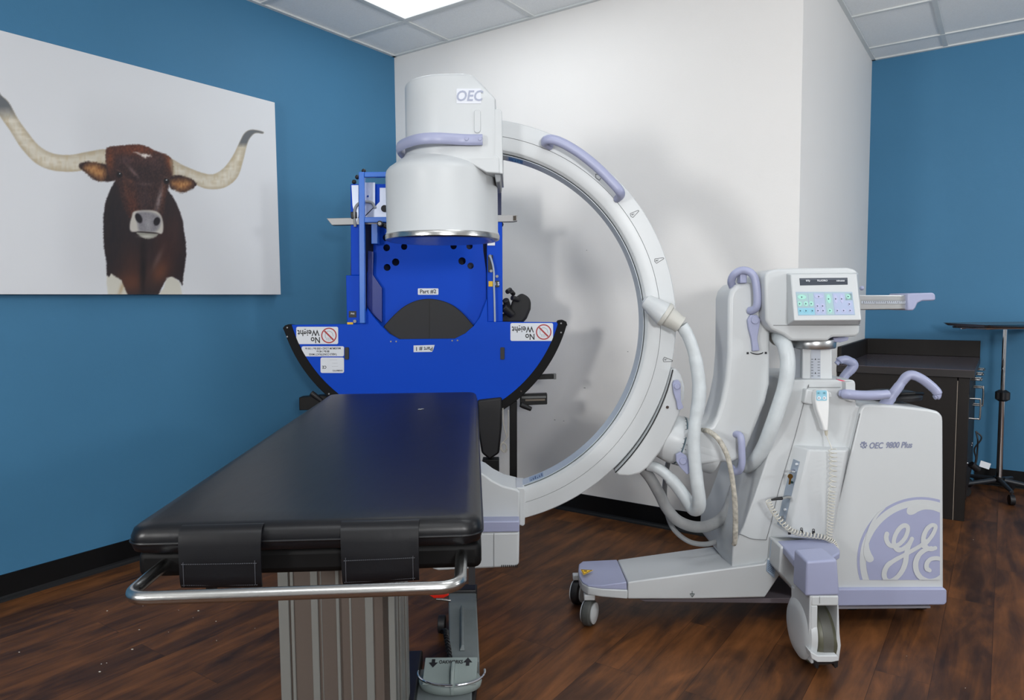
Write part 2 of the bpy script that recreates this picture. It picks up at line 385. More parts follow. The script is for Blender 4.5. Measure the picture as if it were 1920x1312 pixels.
body = cover(FC([(330, 350), (290, 420), (255, 510), (237, 620), (235, 750), (240, 900), (262, 1020), (262, 1120), (280, 1135), (300, 1105), (385, 1160), (440, 1290), (680, 1290), (720, 1210), (755, 1140), (800, 1130), (855, 1160), (885, 1205), (890, 1120), (905, 1030), (915, 950), (910, 830), (895, 760), (890, 690), (870, 620), (840, 540), (800, 470), (765, 420), (600, 380)]), 1.2, 1.5)
for h_, tipm in ((hl, np.clip((225-PY)/26, 0, 1)), (hr, np.clip((277-PY)/10, 0, 1))):
    m = cover(sp(h_), 1.3); inn = cover(sp(h_), 9)
    paint(m, (150, 132, 100)); paint(m*inn, (206, 200, 184)); paint(m*np.clip(noise(3, 9, 5)*1.4-.5, 0, 1), (180, 160, 124), .5)
    paint(m*tipm, (98, 102, 106))
    paint(m*inn*np.clip(noise(14, 4, 8)*1.5-.7, 0, 1)*(1-tipm), (228, 224, 212), .6)
legs = np.maximum(cover(FC([(265, 1125), (300, 1100), (350, 1130), (400, 1165), (450, 1290), (275, 1290), (262, 1180)]), 1.2), cover(FC([(680, 1290), (730, 1225), (755, 1140), (800, 1125), (860, 1175), (885, 1290)]), 1.2))
paint(legs, (206, 204, 192)); paint(legs*blob(228, 540, 4, 18, 20), (168, 140, 100), .6)
paint(body, (33, 27, 31))
for a in (((250, 500, 28, 40), (62, 38, 32), .8), ((310, 470, 26, 60), (58, 32, 28), .8), ((245, 530, 30, 22), (98, 55, 34), .8), ((300, 510, 16, 24, 20), (112, 66, 42), .8), ((296, 485, 5, 22, 25), (120, 100, 96), .5), ((213, 420, 12, 60), (22, 21, 28), .8), ((268, 500, 6, 70), (14, 11, 14), .9), ((330, 430, 10, 50), (66, 42, 40), .5)):
    paint(body*blob(*a[0]), a[1], a[2])
paint(body*noise(3, 10, 12), (74, 48, 42), .22)
for pts, inn in ((([(38, 215), (60, 195), (120, 188), (200, 200), (260, 215), (310, 270), (330, 330), (290, 350), (210, 350), (150, 330), (80, 270), (40, 240)]), [(85, 238), (150, 212), (230, 245), (245, 290), (220, 328), (150, 292)]),
                 (([(775, 310), (850, 298), (920, 315), (975, 340), (998, 370), (975, 405), (890, 443), (830, 425), (780, 395)]), [(800, 355), (880, 342), (955, 362), (925, 402), (870, 418), (825, 395)])):
    paint(cover(sp(FC(pts)), 1.6, 2.5, 3), (44, 28, 26)); m = cover(sp(FC(inn)), 7, 2, 4); paint(m, (150, 96, 54)); paint(m*noise(2, 5, 6), (214, 170, 110), .7)
head = cover(sp(FC([(255, 95), (300, 65), (400, 56), (490, 48), (580, 60), (650, 95), (720, 120), (780, 150), (805, 190), (808, 290), (782, 320), (770, 400), (752, 470), (740, 560), (728, 640), (700, 660), (560, 640), (470, 660), (430, 620), (395, 540), (365, 430), (330, 345), (290, 320), (262, 240)]), 3), 1.5, 1.8, 7)
paint(head, (50, 33, 33))
for a in (((262, 280, 55, 12), (112, 54, 32), .95), ((318, 300, 9, 26, -15), (128, 66, 36), .9), ((206, 300, 8, 24), (118, 62, 36), .9), ((250, 385, 12, 34, -12), (96, 48, 32), .7), ((306, 360, 6, 32, 8), (92, 50, 34), .7), ((268, 325, 32, 18), (36, 26, 30), .7),
          ((298, 375, 5, 26, 14), (186, 180, 182), .55), ((262, 300, 34, 10), (72, 44, 42), .6), ((250, 322, 16, 3.4, 48), (150, 126, 124), .55), ((245, 340, 9, 4, 30), (130, 80, 60), .5), ((272, 345, 16, 4), (96, 78, 80), .6), ((235, 300, 14, 8), (80, 60, 66), .5), ((292, 305, 12, 14), (78, 54, 56), .6), ((270, 375, 14, 30), (60, 46, 50), .6), ((236, 352, 4, 20, -15), (110, 66, 46), .5)):
    paint(head*blob(*a[0]), a[1], a[2])
paint(head*np.clip(noise(1.6, 2.8, 21)*1.6-.6, 0, 1), (140, 92, 74), .22); paint(head*np.clip(noise(2, 3, 31)*1.6-.7, 0, 1), (16, 10, 12), .4)
paint(cover(FC([(480, 108), (530, 118), (620, 132), (628, 145), (570, 157), (540, 132)]), 2, 3), (222, 214, 208))
paint(cover(sp(FC([(485, 598), (560, 586), (650, 590), (700, 618), (722, 670), (727, 740), (715, 778), (680, 777), (620, 770), (520, 766), (460, 757), (453, 700), (468, 640)])), 1.4), (196, 192, 184))
m = cover(sp(FC([(510, 612), (600, 600), (680, 625), (706, 670), (685, 740), (640, 766), (540, 763), (518, 700)])), 3); paint(m, (120, 118, 124)); paint(m*noise(1.5, 1.5, 40), (170, 168, 172), .5)
paint(blob(278, 420, 5, 14), (176, 174, 178), .5)
paint(blob(260, 409, 5.5, 9, -25, .35), (26, 22, 30)); paint(blob(294, 415, 5.5, 7.5, 20, .35), (26, 20, 28))
paint(cover(sp(FC([(505, 768), (560, 758), (680, 775), (662, 806), (610, 820), (560, 812)])), 1.3, 1), (150, 150, 140)); paint(blob(276, 436, 22, 1.6, 4, .4), (52, 44, 44), .9); paint(blob(275, 443, 13, 2.4), (206, 204, 194), .8)
for x, y in ((224, 327), (312, 339)):
    paint(blob(x, y, 5, 5.5, 0, .4), (14, 12, 16)); paint(blob(x+.6, y-1.5, 1.3, 1.3, 0, .4), (190, 200, 205)); paint(blob(x, y-6, 7, 1.6, 30), (92, 66, 60), .7)
paint(cover(sp(h_ := HCp([(970, 455), (1000, 470), (1000, 545), (985, 540)])), 2), (178, 168, 140), .5)
me = bpy.data.meshes.new('print'); idx = np.arange(NX*NZ).reshape(NZ, NX)
F_ = np.stack([idx[:-1, :-1], idx[:-1, 1:], idx[1:, 1:], idx[1:, :-1]], -1).reshape(-1, 4)
me.from_pydata(PW.reshape(-1, 3).tolist(), [], F_.tolist())
ca = me.color_attributes.new('art', 'FLOAT_COLOR', 'POINT')
cl = col/255; cl = np.where(cl <= .04045, cl/12.92, ((cl+.055)/1.055)**2.4)
ca.data.foreach_set('color', np.concatenate([cl, np.ones((len(cl), 1))], 1).astype(np.float32).ravel())
pm = bpy.data.materials.new('printed_ink'); pm.use_nodes = True
a_ = pm.node_tree.nodes.new('ShaderNodeAttribute'); a_.attribute_name = 'art'
pm.node_tree.links.new(a_.outputs['Color'], pm.node_tree.nodes['Principled BSDF'].inputs['Base Color']); pm.node_tree.nodes['Principled BSDF'].inputs['Roughness'].default_value = .55
link('print', me, pm, art)
# ================================================================ padded table
t0 = Vector((-.36, 1.20, 0)); tb = Vector((-.055, 1, 0)).normalized(); ta = Vector((tb.y, -tb.x, 0))
def T(a, b, z): return t0+ta*a+tb*b+Vector((0, 0, z))
TM = Matrix(((ta.x, tb.x, 0, t0.x), (ta.y, tb.y, 0, t0.y), (0, 0, 1, 0), (0, 0, 0, 1)))
TW, TL = .306, 1.75
table = thing('treatment_table', 'black padded treatment table with steel end rail on a ribbed grey column', 'treatment table', T(0, .56, 0))
def plan(w_, l0, l1, r, n=7):
    return [(x, y) for x, y in rrect(-w_, l0, w_, l1, r, n)]
bm = B(); rings = []
for ins, z in ((.012, .752), (.003, .757), (0, .768), (0, .782), (.004, .793), (.012, .799), (.03, .8015), (.08, .8025)):
    rings.append([T(x, y, z) for x, y in plan(TW-ins, ins, TL-ins, max(.035-ins*.3, .02))])
loft(bm, rings); pad = obj('pad', bm, LEATH, table, angle=60)
bm = B(); rings = [[T(x, y, z) for x, y in plan(TW-.0005, -.001, TL+.001, .036)] for z in (.7715, .7735)]
rings = []
pp = [T(x, y, .7725) for x, y in plan(TW+.0005, -.0005, TL+.0005, .0355)]
tube(pp+[pp[0]], .0026, bm, n=6); obj('piping', bm, LEATH, pad)
bm = box((-TW+.012, .02, .705), (TW-.002, TL-.02, .752), None, TM)
obj('frame', bm, mat('black_frame', (4, 4, 5), .6, spec=.2), table, bevel=.012)
# torn spot in the vinyl
c_ = G(788, 767, .8032)
bm = B(); prism([c_+Vector((x*.0021, y*.009, 0)) for x, y in ((-4, 0), (-2, 1), (0, .4), (2, 1.2), (6, .8), (3, 0), (1, -1.2), (-1, -.6), (-3, -1))], (0, 0, .0006), bm)
obj('worn_spot', bm, mat('torn_lining', (170, 172, 170), .8), pad, smooth=False)
def flap(x0, x1, sag):
    bm = B(); a0 = (x0-569)/673*2*TW; a1 = (x1-569)/673*2*TW; rings = []
    prof = [(0.012, .801), (0, .797), (-.006, .788), (-.010, .770), (-.011, .745), (-.0125, .72), (-.012, .706), (-.010, .699)]
    n = 12
    def row(off):
        out = []
        for q, (b, z) in enumerate(prof):
            out.append([T(a0+(a1-a0)*i/n+(.004*(q/7) if i == 0 else 0), b-off-.003*math.sin(math.pi*i/n)*(q > 3)*(1 if q == 6 else .5), z-sag*(i/n-.5)*(q/7)) for i in range(n+1)])
        return out
    F1 = row(.004); F2 = row(0)
    rr = [f+g[::-1] for f, g in zip(F1, F2)]
    loft(bm, rr)
    f = obj('flap', bm, LEATH, table, angle=50)
    bm = B()
    for i in range(34):
        t = i/33; p = T(a0+.008+(a1-a0-.016)*t, -.0165, .704-sag*(t-.5)); box((p.x-.0012, p.y-.0012, p.z-.0004), (p.x+.0012, p.y+.0008, p.z+.0004), bm)
        p = T(a0+.008+(a1-a0-.016)*t, -.0165, .741-sag*(t-.5)*.5); box((p.x-.0012, p.y-.0012, p.z-.0004), (p.x+.0012, p.y+.0008, p.z+.0004), bm)
    for i in range(16):
        t = i/15
        for aa in (a0+.010, a1-.010):
            p = T(aa, -.0165, .704+.04*t); box((p.x-.0004, p.y-.0012, p.z-.0011), (p.x+.0004, p.y+.0008, p.z+.0011), bm)
    obj('stitching', bm, mat('thread', (70, 72, 78), .6), f, smooth=False)
flap(337, 490, .003); flap(636, 784, -.004)
# tubular end rail
zr = .738
L0 = W(238, 1113, 1.08); R0 = W(862, 1088, 1.08)
def A_(p): d = p-t0; return d.dot(ta), d.dot(tb)
aL = A_(L0)[0]; aR = A_(R0)[0]
pts = [T(aL+.06, .33, zr), T(aL+.055, .22, zr), T(aL+.03, .1, zr)]
cr_ = .035
path = [T(aL+.012, .42, zr+.02), T(aL+.010, .12, zr-.004)]
for k in range(7):
    a = math.pi+math.pi/2*k/6; path.append(T(aL+cr_+cr_*math.cos(a), -.115+cr_+cr_*math.sin(a), zr-.012))
for k in range(7):
    a = -math.pi/2+math.pi/2*k/6; path.append(T(aR-cr_+cr_*math.cos(a), -.115+cr_+cr_*math.sin(a), zr-.010))
path += [T(aR, .12, zr-.004), T(aR-.002, .42, zr+.02)]
bm = B(); tube(path, .0106, bm, n=20); rail = obj('end_rail', bm, STEEL, table)
for a in (aL+.075, aR+.018): obj('strap', box((a-.006, .03, .672), (a+.006, .064, .71), None, TM), BPLAS, table, smooth=False)
# column with ribs
ca0 = A_(W(521, 1150, 1.6)); ca1 = A_(W(738, 1150, 1.6))
c0, c1 = ca0[0], ca1[0]; cb0, cb1 = .415, .735
bm = box((c0+.004, cb0+.006, .06), (c1-.004, cb1, .705), None, TM); col_ = obj('column', bm, TAUPE, table, bevel=.006)
def cx(px): return c0+(px-521)/(738-521)*(c1-c0)
for x0, x1, d_ in ((521, 540, .006), (543, 549, .003), (581, 594, .004), (599, 601, .001), (628, 634, .006), (652, 656, .002), (682, 697, .004), (726, 738, .006)):
    bm = box((cx(x0), cb0-d_+.006, .06), (cx(x1), cb0+.03, .704), None, TM); obj('rib', bm, ALUC, col_, bevel=.0015, seg=2)
for y0, y1, d_ in ((cb0+.006, cb0+.05, .004), (cb0+.07, cb0+.085, .003), (cb0+.13, cb0+.2, .004), (cb0+.22, cb0+.225, .003), (cb0+.27, cb1+.002, .005)):
    bm = box((c1-.03, y0, .06), (c1-.004+d_, y1, .704), None, TM); obj('rib', bm, ALUC, col_, bevel=.0015, seg=2)
# base frame on the floor
bm = B(); box((c0-.02, .25, .03), (c1+.02, .98, .075), bm, TM)
bs = obj('base', bm, mat('black_base', (16, 16, 17), .4), table, bevel=.006)
aB = A_(G(897, 1240, .1)); 
bm = slab([], 0, 0) if False else B()
q0 = G(842, 1238, .085); q1 = G(899, 1238, .085); q2 = G(893, 1108, .085); q3 = G(841, 1112, .085)
loft(bm, [[p+Vector((0, 0, -.05)) for p in (q0, q1, q2, q3)], [q0, q1, q2, q3]])
foot = obj('side_foot', bm, GREYP, table, bevel=.005)
bm = B(); r0 = G(866, 1220, .086); r1 = G(866, 1142, .086)
loft(bm, [[r0+Vector((-.008, 0, 0)), r0+Vector((.010, 0, 0)), r1+Vector((.010, 0, 0)), r1+Vector((-.008, 0, 0))], [r0+Vector((-.002, .01, .016)), r0+Vector((.005, .01, .016)), r1+Vector((.005, 0, .016)), r1+Vector((-.002, 0, .016))]])
obj('ridge', bm, GREYP, foot, bevel=.002)
bm = B(); c_ = (q2+q3)/2
box((q3.x-.002, c_.y-.01, .03), (q2.x+.002, c_.y+.05, .098), bm); obj('end_cap', bm, BPLAS, foot, bevel=.006)
# cross member between column and side foot, front foot plate
bm = B(); box((c1-.02, .66, .02), (aB[0]-.02, .90, .055), bm, TM); obj('cross_member', bm, GREYP, table, bevel=.005)
bm = B(); y_ = q1.y-.02
box((q0.x+.01, y_-.5, .012), (q1.x-.006, y_+.01, .05), bm); obj('tread', bm, mat('ribbed_black_rubber', (22, 22, 24), .6), foot, bevel=.004)
bm = B(); box((c0-.035, .36, .02), (c0+.03, .8, .05), bm, TM); obj('side_foot', bm, BLACK, table, bevel=.004)
# casters under the base
for p in (Vector((q3.x-.012, q3.y-.14, .032)), Vector((q0.x+.02, y_-.42, .03)), T(c0-.0, .38, .03), T(c0-.0, .78, .03)):
    bm = B(); cyl(p+Vector((-.013, 0, 0)), p+Vector((.013, 0, 0)), .031 if p.z > .031 else .028, bm); obj('caster', bm, BPLAS, table, bevel=.004)
# brake pedal
p = W(838, 1124, 2.3)
bm = B(); tube([W(845, 1126, 2.3), W(832, 1124, 2.3), W(818, 1123, 2.3)], .0042, bm); lv = obj('brake_lever', bm, STEEL, table)
bm = slab([(800, 1113), (812, 1110), (838, 1110), (842, 1116), (832, 1121), (814, 1122)], 2.32, 2.345); obj('brake_pedal', bm, REDP, lv, bevel=.003)
# ================================================================ foot pedal
fp = thing('foot_pedal', 'grey green two-way foot pedal with wire guard on the floor beside the ribbed column', 'foot pedal', G(845, 1305))
pc = G(844, 1248, .115)
def pedring(rx, ry, z, cy=0, n=36): return [Vector((pc.x+rx*math.cos(2*math.pi*k/n), pc.y+cy+ry*math.sin(2*math.pi*k/n), z)) for k in range(n)]
bm = B(); loft(bm, [pedring(.080, .050, .052), pedring(.090, .058, .058), pedring(.093, .060, .072), pedring(.088, .056, .079), pedring(.07, .045, .081)])
obj('base', bm, PEDAL, fp, angle=50)
bm = B(); hw = .078
rk = [(-hw, -.040, .082), (hw, -.040, .082), (hw, .045, .118), (-hw, .045, .118)]
vec = Vector((0, 0, 0)); M_ = Matrix.Translation(Vector((pc.x, pc.y, 0)))
lo_ = [M_ @ Vector((x, y, .078)) for x, y, z in rk]; hi_ = [M_ @ Vector(v) for v in rk]
loft(bm, [lo_, hi_]); rk_o = obj('rocker', bm, PEDAL, fp, bevel=.008)
sn = Vector((0, .085, .036)).normalized()
def onrk(x, t): return M_ @ (Vector((x, -.040, .0832))+Vector((0, .085, .036))*t)
for x, s in ((-.052, -1), (.05, 1)):
    bm = B(); c = onrk(x, .78); a = [(-.013, 0), (0, .013), (.013, 0), (.005, 0), (.005, -.009), (-.005, -.009), (-.005, 0)]
    prism([c+Vector((px, 0, 0))+sn*(py*s*1.3) for px, py in a], (0, -.0003, .0007), bm); obj('arrow', bm, INK, rk_o, smooth=False)
text('lettering', 'OAKWORKS', onrk(0, .8), .0165, INK, rk_o, upd=sn, sx=.75)
bm = B(); c = pc
prism([Vector((c.x+.004, c.y-.062, .06)), Vector((c.x+.004, c.y-.062, .078)), Vector((c.x+.004, c.y-.03, .118)), Vector((c.x+.004, c.y+.0, .128)), Vector((c.x+.004, c.y+.02, .115)), Vector((c.x+.004, c.y+.02, .06))], (.010, 0, 0), bm)
obj('divider', bm, PEDAL, fp, bevel=.003)
for a0, a1 in ((-85, -185), (-80, 10)):
    bm = B(); tube([Vector((c.x+.004+.098*math.cos(math.radians(a)), c.y+.068*math.sin(math.radians(a)), .096+.004*math.sin(math.radians(a)))) for a in np.linspace(a0, a1, 18)], .0035, bm, n=10); obj('guard_wire', bm, CHROME, fp)
bm = B(); p0 = Vector((c.x-.003, c.y+.05, .08)); hp = spline([p0, p0+Vector((-.01, .05, .03)), p0+Vector((-.022, .10, .05)), p0+Vector((-.03, .16, .04)), p0+Vector((-.05, .24, .0))], 40)
tube(hp, .0045, bm, n=8); obj('cable', bm, BPLAS, fp)
hx = []
for i in range(240):
    t = i/239; q = hp[int(t*(len(hp)-1))]; a = t*2*math.pi*18; hx.append(q+Vector((math.cos(a)*.007, 0, math.sin(a)*.007)))
bm = B(); tube(hx, .0022, bm, n=6); obj('coiled_cord', bm, BPLAS, fp)
# sit the pedal on the base plate
bm = B(); box((pc.x-.095, pc.y-.075, .035), (pc.x+.06, pc.y+.09, .052), bm); obj('pedal_plate', bm, GREYP, table, bevel=.004)
#%%PART3
# ================================================================ blue upright table panel in the corner
YB = 3.45
def bslab(px, y0=0.0, y1=.03, bm=None): return slab(px, YB+y0, YB+y1, bm)
blue = thing('imaging_table_frame', 'bright blue upright imaging table frame with a curved black-rimmed lower panel standing in the corner', 'medical table', W(800, 900, YB+.15)*1.0)
blue.location.z = 0
BC = (796, 534)
arc = [(BC[0]+262*math.cos(math.radians(a)), BC[1]+262*math.sin(math.radians(a))) for a in np.linspace(16.5, 163.5, 60)]
cut = [(676, 607), (682, 600), (688, 578), (700, 594), (714, 610), (730, 626), (748, 636), (852, 635), (872, 625), (888, 611), (900, 594), (907, 575), (913, 560), (914, 603)]
poly = arc+[(548, 609)]+cut+[(1046, 604)]
lp = obj('lower_panel', bslab(poly, 0, .03), BLUE, blue, bevel=.0025, seg=2)
# black curved rim
for nm, a0, a1 in (('rim', 16, 164),):
    out = [(BC[0]+277*math.cos(math.radians(a)), BC[1]+277*math.sin(math.radians(a))) for a in np.linspace(a0, a1-2.6, 60)]
    inn = [(BC[0]+260.5*math.cos(math.radians(a)), BC[1]+260.5*math.sin(math.radians(a))) for a in np.linspace(a1-.8, a0+.3, 60)]
    le = [(530, 615), (534, 610), (540, 608), (546, 608.5)]; re = [(1044, 604), (1047, 600.5), (1055, 599.5), (1062, 603), (1064, 610)]
    obj(nm, bslab(out+le+inn+re, -.004, .05), mat('black_rubber_rim', (8, 8, 9), .6, spec=.2), blue, bevel=.003, seg=2)
bm = B()
screws = ((539, 614), (539, 631), (617, 738), (1052, 606), (1052, 623), (977, 733))
for x, y in screws:
    bm = B(); p = W(x, y, YB-.004); cyl(p, p+Vector((0, -.004, 0)), .0055, bm, n=14, r2=.004); obj('screw', bm, CHROME, blue, smooth=False)
for x, y in ((733, 640), (743, 640), (848, 638.5), (858, 638)):
    bm = B(); p = W(x, y, YB); cyl(p, p+Vector((0, -.003, 0)), .004, bm, n=12); obj('screw', bm, CHROME, blue, smooth=False)
for x in (650, 942):
    obj('slot', bslab(rrect(x-4, 651, x+4, 674, 2), -.006, .0), BPLAS, lp, bevel=.001)
# black padded insert seen through the opening
ins = circ(803, 650, 90, 180, 360, 30)
top = [(724, 606), (740, 589), (758, 574), (780, 563.5), (803, 560), (826, 563), (848, 572), (866, 586), (884, 606)]
obj('padded_insert', bslab([(700, 640)]+[(v.x, v.y) for v in spline([(x, y, 0) for x, y in [(716, 617)]+top+[(888, 611)]], 4)]+[(900, 640)], .032, .06), mat('dark_grey_pad', (27, 28, 32), .6), blue, bevel=.004)
bm = B(); bslab([(804.2, 562), (805.6, 562), (805.6, 634), (804.2, 634)], .0305, .033, bm); obj('seam', bm, DARK, blue, smooth=False)
# upper panel with round holes
up_poly = [(702, 345), (900, 345), (906, 470), (912, 512), (913, 640), (688, 640), (688, 512), (700, 470)]
holes = [(725, 501, 6.5), (741, 491, 7), (866, 489, 7), (882, 498, 6), (723, 390, 6.5), (723, 445, 6.5), (724, 464, 6.5), (757, 462, 6), (850, 461, 6), (880, 461, 6)]
pb_ = obj('upper_panel', bslab(up_poly, .062, .072), BLUE, blue, smooth=False)
cut_bm = B()
for x, y, r in holes:
    p = W(x, y, YB+.05); cyl(p, p+Vector((0, .04, 0)), r/FPX*YB*1.01, cut_bm, n=24)
cme = bpy.data.meshes.new('c'); cut_bm.to_mesh(cme); cut_bm.free(); co = bpy.data.objects.new('c', cme); C.objects.link(co)
md = pb_.modifiers.new('b', 'BOOLEAN'); md.object = co; md.operation = 'DIFFERENCE'; md.solver = 'EXACT'
dg = bpy.context.evaluated_depsgraph_get(); nm_ = bpy.data.meshes.new_from_object(pb_.evaluated_get(dg)); pb_.modifiers.clear(); pb_.data = nm_
bpy.data.objects.remove(co)
# silvery inner plates and dark backing behind
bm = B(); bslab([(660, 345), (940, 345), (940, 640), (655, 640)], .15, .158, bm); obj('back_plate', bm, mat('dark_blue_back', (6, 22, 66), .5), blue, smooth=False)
PLATE = mat('polished_plate', (205, 214, 232), .3, .25)
bm = B(); bslab([(683, 342), (703, 342), (703, 385), (683, 405)], .045, .05, bm); g_ = obj('gusset_plate', bm, PLATE, blue, smooth=False)
bm = B(); bslab([(712, 352), (760, 352), (760, 408), (683, 408), (712, 378)], .052, .057, bm); obj('gusset_plate', bm, PLATE, blue, smooth=False)
for x, y in ((690, 368), (721, 391)):
    bm = B(); p = W(x, y, YB+.045); cyl(p, p+Vector((0, -.003, 0)), .005 if x < 700 else .017, bm, n=16); obj('bolt', bm, CHROME if x < 700 else DARK, g_, smooth=False)
bm = B(); bslab([(690, 470), (700, 472), (699, 515), (716, 540), (716, 604), (700, 590), (688, 572)], .034, .06, bm); obj('side_flange', bm, mat('deep_blue_coat', (4, 40, 130), .35), blue, smooth=False)
bm = B(); bslab([(696, 408), (708, 408), (708, 457), (696, 457)], .0, .05, bm); obj('slide_block', bm, BLUEL, blue, bevel=.003)
# tube frame
def bt(a, b, hw, nm='frame_tube', m=BLUEL, y0=-.03, y1=.0):
    (x0, y_0), (x1, y_1) = a, b
    if abs(x1-x0) < abs(y_1-y_0): px = [(x0-hw, y_0), (x0+hw, y_0), (x1+hw, y_1), (x1-hw, y_1)]
    else: px = [(x0, y_0-hw), (x1, y_1-hw), (x1, y_1+hw), (x0, y_0+hw)]
    return obj(nm, bslab(px, y0, y1), m, blue, bevel=.003, seg=2)
bt((677.5, 322), (679, 606), 5.2); bt((683, 327), (900, 325), 4.8); bt((683, 412), (900, 409), 5)
bt((667, 345), (668, 516), 10, 'outer_post', BLUE, .01, .07); bt((663, 516), (665, 607), 14.5, 'side_box', BLUE, .0, .06)
bt((927, 414), (928, 603), 14.5, 'outer_post', BLUE, .01, .07)
for x, y in ((664, 341), (670, 332), (682, 320.5), (940, 421)):
    bm = B(); p = W(x, y, YB+.03); bmesh.ops.create_uvsphere(bm, u_segments=14, v_segments=10, radius=.011, matrix=Matrix.Translation(p)); obj('cap_nut', bm, BPLAS, blue)
# side blank (rounded white plate) at left with a grey cable loop
bm = B(); bslab([(659, 347), (672, 347), (672, 405), (668, 418), (661, 385)], -.002, .008, bm); obj('side_plate', bm, PLATE, blue, smooth=False)
bm = B(); tube(pxpath([(666, 425, YB+.0), (665, 395, YB-.005), (672, 382, YB+.0), (684, 378, YB+.03), (697, 380, YB+.04), (703, 390, YB+.045)], n=6), .007, bm); obj('cable_loop', bm, HOSED, blue)
# steel cross bar
bm = bslab([(612, 409), (672, 407), (672, 421), (622, 422)], -.0, .035); cbv = obj('cross_bar', bslab([(612, 409), (968, 402.5), (970, 403), (970, 414), (962, 415.5), (622, 422)], -.0, .04), mat('dull_steel', (150, 150, 150), .5, .8), blue, bevel=.002)
bm = slab([(962, 404.5), (968, 404), (968, 413), (962, 413.5)], YB-.002, YB+.002); obj('bar_opening', bm, mat('bar_inside', (70, 62, 52), .6), cbv, smooth=False)
obj('bar_clamp', bslab([(657, 397), (668, 396), (669, 409), (658, 410)], -.01, .05), BPLAS, blue, bevel=.004)
# knob lever
p = W(712, 419, YB-.06)
bm = B(); cyl(p, p+Vector((0, .05, 0)), .014, bm); kn = obj('clamp_lever', bm, BPLAS, blue, bevel=.003)
bm = B(); cyl(p+Vector((0, -.003, 0)), p, .008, bm); obj('lever_pin', bm, CHROME, kn)
bm = B(); tube([p+Vector((0, .03, 0)), W(724, 424, YB-.04), W(738, 432, YB-.03)], [.009, .012, .012], bm); obj('lever_arm', bm, BPLAS, kn)
# right-hand conduit and small fittings
bm = B(); tube(pxpath([(919, 480), (921, 486), (924, 497), (926, 512), (926, 530), (927, 560), (928, 603)], YB-.012, 6), .0048, bm); obj('conduit', bm, mat('grey_conduit', (160, 172, 190), .4), blue)
obj('switch_plate', bslab([(915, 478), (924, 478), (924, 510), (915, 510)], -.0, .012), BPLAS, blue, bevel=.001)
for x, y in ((919, 480), (932, 518), (921, 508)):
    bm = B(); p = W(x, y, YB+.005); cyl(p, p+Vector((0, -.012, 0)), .007, bm, n=14); obj('fitting', bm, CHROME, blue)
obj('yellow_label', bslab([(916, 527), (924, 527), (924, 537), (916, 537)], .005, .012), WARN, blue, smooth=False)
obj('black_label', bslab([(929, 526), (936, 526), (936, 538), (929, 538)], .003, .012), BPLAS, blue, smooth=False)
text('lettering', 'i S', W(932.5, 532, YB+.0025), .022, STICK, blue)
obj('black_label', bslab([(654, 583), (668, 583), (668, 595), (654, 595)], -.002, .001), BPLAS, blue, smooth=False)
text('lettering', 'PHI', W(661, 588, YB-.003), .012, STICK, blue)
obj('yellow_label', bslab([(651, 604), (662, 604), (662, 608), (651, 608)], -.003, .001), WARN, blue, smooth=False)
bm = B(); p = W(666, 602, YB-.001); cyl(p, p+Vector((0, -.01, 0)), .008, bm, n=14); obj('fitting', bm, CHROME, blue)
obj('white_label', bslab([(914, 454), (928, 454), (928, 460), (914, 460)], .0, .012), STICK, blue, smooth=False)
# stickers
def sticker(px, rr=3):
    x0, y0, x1, y1 = px; return obj('sticker', bslab(rrect(x0, y0, x1, y1, rr), -.0012, .0005), STICK, lp, smooth=False)
def noweight(x0, y0, x1, y1):
    s = sticker((x0, y0, x1, y1)); w_ = x1-x0; cx_ = x0+w_*.78; cy_ = (y0+y1)/2
    text('lettering', 'Weight', W(x0+w_*.29, y0+(y1-y0)*.34, YB-.0015), .041, INK, s, True, sx=.86)
    text('lettering', 'No', W(x0+w_*.46, y0+(y1-y0)*.75, YB-.0015), .041, INK, s, True, sx=.86)
    bm = B(); o_ = circ(cx_, cy_, 14.6, n=40); i_ = circ(cx_, cy_, 12.4, n=40)
    rings = [[W(*a, YB-.0018), W(*b, YB-.0018), W(*b, YB-.001), W(*a, YB-.001)] for a, b in zip(o_, i_)]
    rings.append(rings[0]); loft(bm, rings, caps=False)
    obj('ring_mark', bm, RED, s, smooth=False)
    bm = B(); bslab([(cx_-9.5, cy_-7.5), (cx_-7.5, cy_-9.5), (cx_+9.5, cy_+7.5), (cx_+7.5, cy_+9.5)], -.0019, -.001, bm); obj('ring_bar', bm, RED, s, smooth=False)
    bm = B()
    for d_ in ([(-6, -6), (-7, 0), (-6, 5)], [(-4, 4), (-4, 9)], [(-1, 4), (-1, 10)], [(2, 4), (2, 10)], [(5, 3), (5.5, 8)], [(-6, -6), (0, -8), (6, -5), (8, 2)]):
        ribbon(bm, [(cx_+a, cy_+b) for a, b in d_] if len(d_) > 2 else [(cx_+d_[0][0], cy_+d_[0][1]), (cx_+d_[0][0], cy_+(d_[0][1]+d_[1][1])/2), (cx_+d_[1][0], cy_+d_[1][1])], [.7, .7], YB-.0017, .0004, 3)
    obj('hand_mark', bm, mat('grey_ink', (140, 144, 152), .5), s, smooth=False)
noweight(555.5, 612.5, 634, 645); noweight(957, 605.5, 1037, 639)
s = sticker((565.5, 649, 645, 668))
for y, t_, q in ((653, 'MAXIMUM LOAD <300 lbs / 136 kg', .0135), (658.5, '88 lbs / 40 kg', .0135), (664, 'TABLE CONSTRUCT MASS', .0135)): text('lettering', t_, W(605.5, y, YB-.0015), q, INK, s, True, sx=.86)
s = sticker((601, 670, 645, 699))
for x, y, t_, q in ((636, 694.5, 'KINEMATICS', .010), (608, 688, 'CE', .020), (631, 687, '- - - - - -', .01), (631, 681, '- - - - -', .01), (628, 675, '- - - - - - -', .01)): text('lettering', t_, W(x-3 if q == .010 else x, y, YB-.0015), q, mat('grey_ink', (140, 144, 152), .5) if '-' in t_ else INK, s, True, sx=.86)
